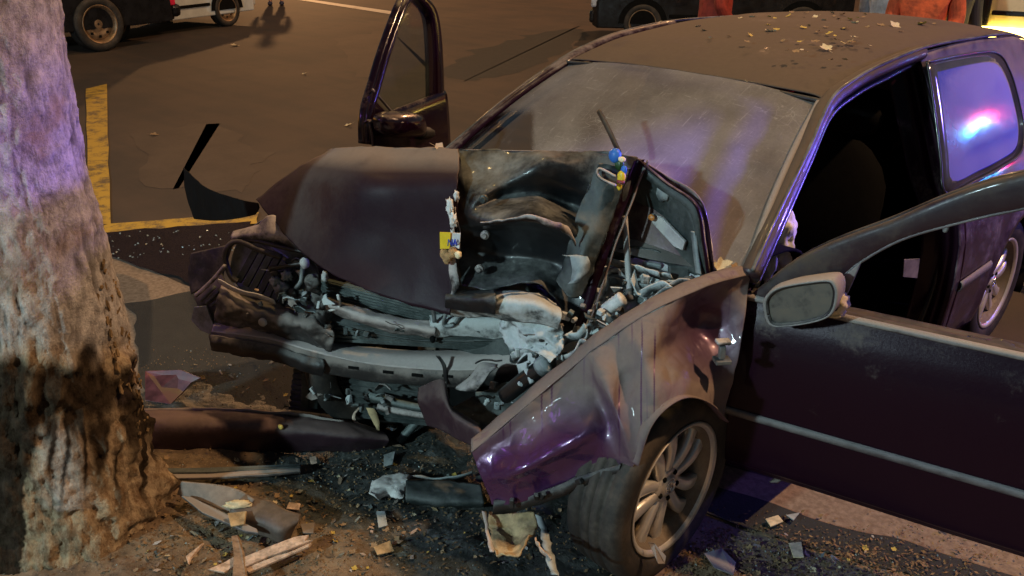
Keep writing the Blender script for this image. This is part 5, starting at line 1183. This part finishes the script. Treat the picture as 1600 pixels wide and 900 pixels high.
# ------------------------------------------------------------------ leaves
rnd = random.Random(21)
def leaf_mesh(seed, lobes=5, curl=.35):
    r_ = random.Random(seed); pts = []
    n = lobes*4
    for k in range(n):
        a = 2*math.pi*k/n; f = .62+.38*abs(math.cos(a*lobes/2+.3))**1.5 if True else 1
        f *= 1-.35*max(0, -math.cos(a)); f *= r_.uniform(.85, 1.12); pts.append((f*math.cos(a), f*math.sin(a)*.8))
    vs = [V((0, 0, 0))]
    for t in (.5, 1):
        for x, y in pts:
            x, y = x*t, y*t; z = curl*(x*x*r_.uniform(.5, .7)+y*y*r_.uniform(.6, 1.0))+.10*noise.noise(V((x*2, y*2, seed))); vs.append(V((x, y, z)))
    n_ = len(pts); fs = [(0, 1+i, 1+(i+1) % n_) for i in range(n_)]+[(1+i, 1+n_+i, 1+n_+(i+1) % n_, 1+(i+1) % n_) for i in range(n_)]
    b = len(vs)                                              # stalk
    for x in (-.5, -.95, -1.35): vs += [V((x, -.02, .03+.1*(x+.5)**2)), V((x, .02, .03+.1*(x+.5)**2))]
    fs += [(b, b+1, b+3, b+2), (b+2, b+3, b+5, b+4)]
    return vs, fs
LEAF = {}
for mname in ('cream_leaf', 'brown_leaf', 'yellow_leaf'):
    for k in range(3):
        vs, fs = leaf_mesh(k*7+len(mname)); me = bpy.data.meshes.new('leaf'); me.from_pydata([tuple(v) for v in vs], [], fs); me.materials.append(M[mname])
        for p in me.polygons: p.use_smooth = True
        LEAF[mname, k] = me
def leaf(p, size, mname, k, rz, label, group=None, tilt=(0, 0), nm='fallen_leaf', cat='leaf'):
    o = bpy.data.objects.new(nm, LEAF[mname, k]); COL.objects.link(o); o.location = p; o.scale = (size,)*3
    o.rotation_euler = (tilt[0], tilt[1], rz); return tag(o, label, cat, group)
def on_roof(px, py):
    z = 1.43
    for _ in range(12):
        p = Q(px, py, z=z); z = roofz(max(-.57, min(.57, p.x)), max(.985, min(3.05, p.y)))
    return p+V((0, 0, .006))
for px, py, sz, mn, lab in ((1291, 78, .032, 'cream_leaf', 'largest curled cream leaf on the roof, above the left door opening'), (1075, 88, .024, 'cream_leaf', 'pale leaf lying near the front middle of the roof'),
        (1399, 43, .032, 'cream_leaf', 'upright cream leaf on the roof nearest the top of the lock pillar'), (1440, 40, .030, 'yellow_leaf', 'yellowish leaf at the right rear edge of the roof'), (1318, 47, .026, 'yellow_leaf', 'golden leaf right of the small blue reflections on the roof'),
        (1306, 119, .026, 'yellow_leaf', 'yellow leaf stuck at the roof edge over the door'), (1204, 51, .026, 'cream_leaf', 'crumpled cream leaf in the middle of the roof'), (1230, 28, .028, 'yellow_leaf', 'flat yellow leaf near the far edge of the roof')):
    leaf(on_roof(px, py), sz, mn, rnd.randrange(3), rnd.uniform(0, 6.3), lab, 'larger leaves on the roof', (rnd.uniform(-.5, .5), rnd.uniform(-.5, .2)))
for k in range(90):
    px = rnd.gauss(1270, 110); py = 12+rnd.random()**1.7*95
    p = on_roof(px, py)
    if not (-.54 < p.x < .55 and 1.03 < p.y < 3.0): continue
    leaf(p, rnd.uniform(.010, .022), rnd.choice(('cream_leaf', 'yellow_leaf', 'brown_leaf', 'brown_leaf')), rnd.randrange(3), rnd.uniform(0, 6.3), 'tiny scrap of dry leaf among the many strewn over the roof', 'small leaf scraps on the roof', (rnd.uniform(-.5, .5), rnd.uniform(-.4, .4)), 'leaf_scrap', 'leaf scrap')
leaf(Q(685, 233, y=.0)+V((0, 0, .006)), .026, 'cream_leaf', 1, 1.2, 'cream leaf standing on the top fold of the hood', None, (.9, .5))
leaf(Q(851, 148, y=.86), .018, 'brown_leaf', 0, 2.2, 'brown leaf stuck near the top of the windscreen', None, (.9, 0))
leaf(Q(862, 138, y=.88), .010, 'cream_leaf', 2, 2.2, 'small cream leaf fragment at the top of the windscreen', None, (.9, 0))
leaf(Q(1132, 415, y=.33)+V((0, -.01, 0)), .045, 'cream_leaf', 2, .4, 'big crumpled tan leaf in the gutter at the foot of the windscreen', None, (.6, .5))
leaf(Q(1150, 422, y=.33), .028, 'brown_leaf', 1, 2.4, 'brown leaf beside the big tan one at the foot of the windscreen', None, (.5, -.4))

# ------------------------------------------------------------------ debris on the ground
def on_ground(px, py, h=.0):
    p = Q(px, py, z=.02); p = Q(px, py, z=ground_z(p.x, p.y)); return Q(px, py, z=ground_z(p.x, p.y)+h)
def gpoly(pts, h=.02): return [on_ground(a, b, h if not isinstance(h, (list, tuple)) else h[i]) for i, (a, b) in enumerate(pts)]
def debris(name, o, label, cat, group=None): recenter(o); return tag(o, label, cat, group)
# torn bumper lying by the tree
bb = thing('fallen_bumper', on_ground(430, 690), 'dark torn off bumper lying on the ground between the tree and the wreck', 'bumper')
def gz(px, py, z): return Q(px, py, z=z)
patch('bumper_shell', [[gz(222, 640, .13), gz(330, 640, .14), gz(440, 646, .14), gz(540, 660, .12), gz(600, 676, .09)], [gz(222, 650, .155), gz(330, 650, .165), gz(440, 656, .16), gz(540, 668, .14), gz(606, 682, .10)], [gz(222, 668, .14), gz(330, 670, .15), gz(440, 674, .145), gz(540, 684, .125), gz(608, 692, .08)], [gz(222, 706, .03), gz(330, 708, .03), gz(440, 706, .03), gz(540, 704, .03), gz(600, 702, .02)]], 'bumper_cover', bb, 60, 26, .006, (.012, 6, 3, 2))
ribbon('bumper_top_edge', [gz(226, 642, .15), gz(330, 641, .16), gz(440, 647, .158), gz(538, 660, .14)], .02, (.2, .3, 1), 'dusty_plastic', bb, .005, crumple=(.006, 14))
blob('yellow_mark', gz(439, 667, .17), (.012, .008, .010), 'yellow_leaf', bb, .3)
o = prism('bumper_fragment', [gz(228, 580, .10), gz(284, 578, .12), gz(316, 591, .10), (gz(300, 598, .08)), gz(288, 612, .05), gz(268, 632, .03), gz(228, 626, .03)], (.4, -.6, .6), .008, 'red_plastic', None, .002)
debris('bumper_fragment', o, 'reddish brown jagged plastic piece beside the tree, above the fallen bumper', 'debris')
# cluster of clips and loops
cl = thing('broken_bracket', on_ground(560, 660), 'tangle of pale curled clips lying at the end of the fallen bumper', 'debris')
ribbon('clip', [gz(494, 628, .13), gz(505, 636, .12), gz(525, 640, .12), (gz(545, 645, .11))], .012, (.2, -.2, 1), 'tan_scrap', cl, .004, crumple=(.004, 30))
ribbon('clip', [gz(562, 637, .15), gz(553, 648, .13), gz(556, 660, .11), gz(572, 665, .11)], .014, (.7, .5, .4), 'pale_wood', cl, .004)
ribbon('clip', [gz(568, 616, .2), gz(577, 632, .16), gz(584, 650, .13), gz(592, 672, .10)], .03, (.7, .6, .1), 'tan_scrap', cl, .004, crumple=(.006, 30), wide=[.004, .026, .03, .012])
ribbon('clip', [gz(530, 648, .12), gz(531, 664, .11)], .010, (.7, .5, 0), 'tan_scrap', cl, .004)
ribbon('clip', [gz(500, 652, .12), gz(540, 660, .11), gz(575, 668, .10)], .016, (.1, .2, 1), 'wood', cl, .004, crumple=(.005, 20))
o = tube('coil_hose', [gz(624, 690, .03), gz(640, 672, .07), (gz(656, 655, .11))], .020, 'fin_metal', None, 10, 34, .28); debris('coil_hose', o, 'grey corrugated hose end under the folded bumper corner', 'hose')
o = blob('chrome_ring', gz(612, 668, .07), (.025, .02, .012), 'chrome', None, .25); debris('chrome_ring', o, 'shiny metal bit glinting next to the grey corrugated hose', 'debris')
# white cloth
o = patch('white_cloth', [gpoly(((576, 768), (590, 750), (612, 742), (640, 744)), .03), gpoly(((582, 776), (598, 762), (620, 756), (638, 754)), .05), gpoly(((588, 776), (606, 768), (622, 768), (634, 760)), .04), gpoly(((590, 776), (608, 774), (626, 780), (630, 770)), .02)], 'white_scrap', None, 24, 24, .004, (.016, 14, 3, 2), edge=.012); debris('white_cloth', o, 'crumpled white rag on the wet dark ground before the wreck', 'rag')
o = ribbon('white_strip', gpoly(((640, 744), (680, 748), (712, 746), (738, 738)), .03), .014, (.2, .3, 1), 'headlamp_reflector', None, .004, crumple=(.006, 20)); debris('white_strip', o, 'thin pale strip trailing right from the white rag', 'strip')
o = patch('black_tray', [gpoly(((634, 752), (690, 752), (752, 758)), .06), gpoly(((634, 776), (690, 780), (756, 782)), .05), gpoly(((636, 784), (690, 788), (756, 790)), .02)], 'hood_under', None, 20, 12, .006, (.014, 9, 3, 2)); debris('black_tray', o, 'black plastic undertray piece right of the white rag', 'debris')
# boards and planks in front of the tree
o = patch('grey_board', [gpoly(((284, 752), (330, 756), (370, 764), (398, 780)), .10), gpoly(((278, 772), (320, 786), (350, 800), (380, 812)), .06)], 'board', None, 16, 8, .008, (.008, 8, 2)); debris('grey_board', o, 'broad grey brown panel piece leaning before the tree foot', 'panel')
o = patch('brown_panel', [gpoly(((384, 774), (420, 782), (450, 800), (470, 806)), .09), gpoly(((360, 800), (400, 812), (440, 826), (466, 816)), .08), gpoly(((376, 822), (410, 836), (438, 846), (452, 838)), .02)], 'brown_board', None, 16, 12, .008, (.012, 9, 5)); debris('brown_panel', o, 'dark brown curved panel right of the broad grey one', 'panel')
o = prism('long_slat', gpoly(((284, 778), (300, 780), (370, 815), (402, 830), (404, 836), (384, 834), (316, 804)), .075), (0, 0, 1), .01, 'dusty_plastic', None, .002); debris('long_slat', o, 'long pale edged slat under the grey panel', 'slat')
o = blob('tan_lump', on_ground(372, 788, .09), (.045, .016, .012), 'cream_leaf', None, .5, 3, 6, Matrix.Rotation(.9, 3, 'Z')); debris('tan_lump', o, 'tan crumpled scrap on the seam of grey and brown panels', 'scrap')
o = prism('tan_card', gpoly(((357, 803), (386, 800), (383, 820), (362, 824)), .10), (0, -.5, 1), .006, 'tan_scrap', None, .001); debris('tan_card', o, 'small tan square chip just below the tan crumpled scrap', 'scrap')
pls = thing('split_plank', on_ground(410, 865), 'light pinkish splintered plank lying across the lower left ground', 'plank')
for k, p in enumerate((((380, 874), (420, 857), (462, 841), (484, 838), (478, 847), (490, 846), (450, 862), (420, 872), (384, 888)), ((384, 890), (430, 872), (470, 856), (488, 850), (484, 856), (430, 880), (390, 897)), ((326, 892), (350, 882), (374, 868), (380, 872), (372, 884), (352, 897)))):
    prism('splinter', gpoly(p, .055-.012*k), (.1, -.3, .9), .010, 'pale_wood', pls, .002)
o = prism('upright_lath', gpoly(((364, 838), (374, 836), (382, 862), (388, 905), (366, 905), (368, 866)), .06), (.3, -.6, .6), .012, 'wood', None, .002); debris('upright_lath', o, 'narrow brown lath crossing the pinkish plank', 'lath')
o = prism('grey_strip', gpoly(((240, 744), (330, 742), (420, 738), (470, 733), (470, 740), (420, 745), (330, 750), (240, 752)), .03), (0, 0, 1), .012, 'dusty_plastic', None, .003); debris('grey_strip', o, 'thin straight grey strip lying just below the fallen bumper', 'strip')
o = prism('thin_lath', gpoly(((248, 735), (330, 734), (470, 728), (470, 733), (330, 741), (248, 742)), .04), (0, 0, 1), .01, 'hood_under', None, .003); debris('thin_lath', o, 'dark strip lying along the thin grey strip', 'strip')
o = prism('pointed_splinter', gpoly(((292, 872), (320, 850), (300, 874), (296, 884)), .06), (0, -.3, 1), .01, 'pale_wood', None, .002); debris('pointed_splinter', o, 'short pointed pale splinter left of the brown lath', 'splinter')
# torn liner hanging before the wheel
tl = thing('torn_liner', on_ground(810, 860), 'torn tan and grey liner pieces hanging down in front of the left wheel', 'debris')
patch('liner_sheet', [row((762, 798, -.31), (800, 802, -.27), (832, 800, -.24)), row((764, 830, -.34), (800, 838, -.31), (836, 822, -.26)), row((776, 872, -.42), (806, 872, -.40), (830, 840, -.33))], 'tan_scrap', tl, 24, 24, .004, (.024, 9, 4, 2), edge=.01)
ribbon('liner_strip', row((842, 806, -.24), (850, 830, -.29), (856, 856, -.38), (866, 900, -.47)), .022, (.8, .5, 0), 'headlamp_reflector', tl, .004, crumple=(.008, 24))
ribbon('liner_strip', row((756, 800, -.33), (762, 830, -.38), (768, 862, -.45)), .012, (.8, .5, 0), 'grey_metal', tl, .004, crumple=(.006, 24))
ribbon('liner_strip', row((838, 842, -.33), (848, 862, -.40), (862, 876, -.43)), .02, (.3, -.3, 1), 'pale_wood', tl, .004, crumple=(.006, 24))
o = prism('rim_chip', [Q(1012, 846, x=.72), Q(1022, 848, x=.74), Q(1040, 868, x=.78), Q(1038, 880, x=.79), Q(1028, 880, x=.79)], (.8, -.5, .2), .004, 'moulding', None, .001); debris('rim_chip', o, 'grey paint chip leaning against the bottom of the front wheel', 'chip')
for pts, mt, lab in ((((1100, 866), (1128, 858), (1150, 880), (1146, 900), (1116, 888)), 'moulding', 'purplish flat flake on the tan ground below the door'), (((1196, 812), (1216, 806), (1224, 816), (1204, 824)), 'cream_leaf', 'pale chip on the dark shaded band under the door'), (((1228, 806), (1250, 802), (1240, 814)), 'headlamp_reflector', 'grey chip right of the pale one on the dark shaded band'),
        (((1232, 850), (1252, 848), (1256, 872), (1240, 872)), 'cream_leaf', 'small tan shard on the ground beneath the middle of the door'), (((588, 800), (602, 800), (606, 822), (592, 826)), 'headlamp_reflector', 'greenish grey leaf shaped chip below the white rag'), (((584, 856), (610, 846), (616, 862), (590, 868)), 'tan_scrap', 'tan wedge on the wet ground left of the torn liner'),
        (((600, 712), (618, 706), (614, 726), (600, 730)), 'headlamp_reflector', 'light chip on the ground between fallen bumper and white rag'), (((742, 778), (758, 774), (762, 786), (748, 790)), 'yellow_leaf', 'yellowish chip by the tip of the left fender'), (((470, 820), (492, 818), (490, 834), (474, 834)), 'board', 'squarish grey chip at the end of the pinkish plank'),
        (((452, 786), (470, 788), (468, 798), (448, 796)), 'pale_wood', 'pinkish block behind the brown curved panel'), (((484, 716), (494, 714), (496, 724), (486, 726)), 'pale_wood', 'small pink crumb beside the end of the thin grey strip')):
    o = prism('plastic_flake', gpoly(pts, .018), (0, -.2, 1), .005, mt, None, .001); debris('plastic_flake', o, lab, 'flake')
# scatter: leaf scraps, splinters and shards, countable, cheap
SH = []
for k in range(6):
    r_ = random.Random(40+k); n_ = r_.choice((4, 5, 6)); pts = [(math.cos(6.283*i/n_)*r_.uniform(.5, 1), math.sin(6.283*i/n_)*r_.uniform(.3, .8)) for i in range(n_)]
    me = bpy.data.meshes.new('shard'); me.from_pydata([(x, y, .12*x*r_.uniform(-1, 1)) for x, y in pts]+[(x, y, .12+.15*x) for x, y in pts], [], [tuple(range(n_)), tuple(range(2*n_-1, n_-1, -1))]+[(i, (i+1) % n_, n_+(i+1) % n_, n_+i) for i in range(n_)]); SH.append(me)
SHM = {}
def shard_mesh(k, mt):
    if (k, mt) not in SHM:
        me = SH[k].copy(); me.materials.append(M[mt]); SHM[k, mt] = me
    return SHM[k, mt]
zones = [((330, 820), (150, 70), 130), ((620, 820), (200, 70), 120), ((1120, 860), (130, 28), 50), ((1330, 880), (160, 30), 40), ((560, 720), (140, 30), 60), ((330, 590), (110, 30), 20)]
for (cx, cy_), (sx, sy_), n_ in zones:
    for _ in range(n_):
        px, py = rnd.gauss(cx, sx*.6), rnd.gauss(cy_, sy_*.7)
        p = on_ground(px, py, .006)
        if (p-V((.63, .07, 0))).length < .22 or (V((p.x, p.y, 0))-V((-.85, -1.165, 0))).length < .36: continue
        if rnd.random() < .4:
            leaf(p, rnd.uniform(.006, .018), rnd.choice(('cream_leaf', 'brown_leaf', 'brown_leaf', 'brown_leaf', 'yellow_leaf')), rnd.randrange(3), rnd.uniform(0, 6.3), 'small dry leaf scrap lying on the dirty ground round the wreck', 'leaf scraps on the ground', (rnd.uniform(-.6, .6), rnd.uniform(-.5, .5)), 'leaf_scrap', 'leaf scrap')
        else:
            mt = rnd.choice(('pale_wood', 'wood', 'black_plastic', 'black_plastic', 'grey_metal', 'board', 'tan_scrap', 'fin_metal', 'hood_under', 'dusty_plastic'))
            o = bpy.data.objects.new('shard', shard_mesh(rnd.randrange(6), mt)); COL.objects.link(o); s_ = rnd.uniform(.003, .013)*rnd.uniform(.7, 1.4); o.location = p; o.scale = (s_*rnd.uniform(1, 2.4), s_, s_)
            o.rotation_euler = (rnd.uniform(-.4, .4), rnd.uniform(-.4, .4), rnd.uniform(0, 6.3)); tag(o, 'small broken shard lying on the dirty ground round the wreck', 'shard', 'shards on the ground')
# litter on the far road
for px, py, lab in ((366, 71, 'white paper scrap on the road nearest the person'), (476, 115, 'pale scrap on the road above the middle of the lane'), (240, 210, 'orange brown scrap on the road right of the yellow line'), (545, 195, 'pale scrap on the road left of the open far door')):
    p = Q(px, py, z=.01); leaf(p, .09 if py < 100 else .05, 'brown_leaf' if py == 210 else 'cream_leaf', 0, px, lab, None, (.1, .2), 'paper_scrap', 'paper')
# crumbs of glass and grit nobody could count
J = Join(); J2 = Join()
for k in range(3600):
    zc = rnd.choice(zones); px, py = rnd.gauss(zc[0][0], zc[1][0]*.9), rnd.gauss(zc[0][1], zc[1][1]*1.0)
    if not (-50 < px < 1650 and 540 < py < 960): continue
    p = on_ground(px, py, .004); s_ = rnd.uniform(.001, .005); a_ = rnd.uniform(0, 6.3)
    vs = [p+V((math.cos(a_+q)*s_, math.sin(a_+q)*s_, rnd.uniform(0, s_))) for q in (0, 2.1, 4.2)]+[p+V((0, 0, s_*1.6))]
    (J if k % 9 else J2).add((vs, [(0, 1, 2), (0, 1, 3), (1, 2, 3), (2, 0, 3)]))
for k in range(120):
    px, py = rnd.uniform(172, 380), rnd.uniform(360, 440); p = Q(px, py, z=.02); s_ = rnd.uniform(.003, .010); a_ = rnd.uniform(0, 6.3)
    if py > 366+.35*(390-px)*.6 and py > 400: continue
    vs = [p+V((math.cos(a_+q)*s_, math.sin(a_+q)*s_, rnd.uniform(0, s_))) for q in (0, 2.1, 4.2)]+[p+V((0, 0, s_*1.4))]
    J2.add((vs, [(0, 1, 2), (0, 1, 3), (1, 2, 3), (2, 0, 3)]))
J3 = Join()
for k in range(3200):
    zc = rnd.choice(zones[:2]+zones[2:4]); px, py = rnd.gauss(zc[0][0], zc[1][0]*.8), rnd.gauss(zc[0][1], zc[1][1]*.8)
    if not (-50 < px < 1650 and 600 < py < 960): continue
    p = on_ground(px, py, rnd.uniform(.002, .012)); s_ = rnd.uniform(.003, .011); a_ = rnd.uniform(0, 6.3); e1 = V((math.cos(a_), math.sin(a_), rnd.uniform(-.4, .4)))*s_; e2 = V((-math.sin(a_), math.cos(a_), rnd.uniform(-.4, .4)))*s_*rnd.uniform(.2, .6)
    J3.add(([p-e1-e2*.3, p-e2, p+e1+e2*.2, p+e2], [(0, 1, 2, 3)]))
tag(J3.done('leaf_litter', 'litter', None, False), 'brown leaf and bark litter trodden into the ground', 'litter', None, 'stuff')
o = J.done('grit', 'litter', None, False); tag(o, 'crumbs of grit and splinters strewn over the ground', 'grit', None, 'stuff')
o = J2.done('glass_crumbs', 'broken_glass', None, False); tag(o, 'glittering crumbs of broken glass on the ground', 'glass', None, 'stuff')
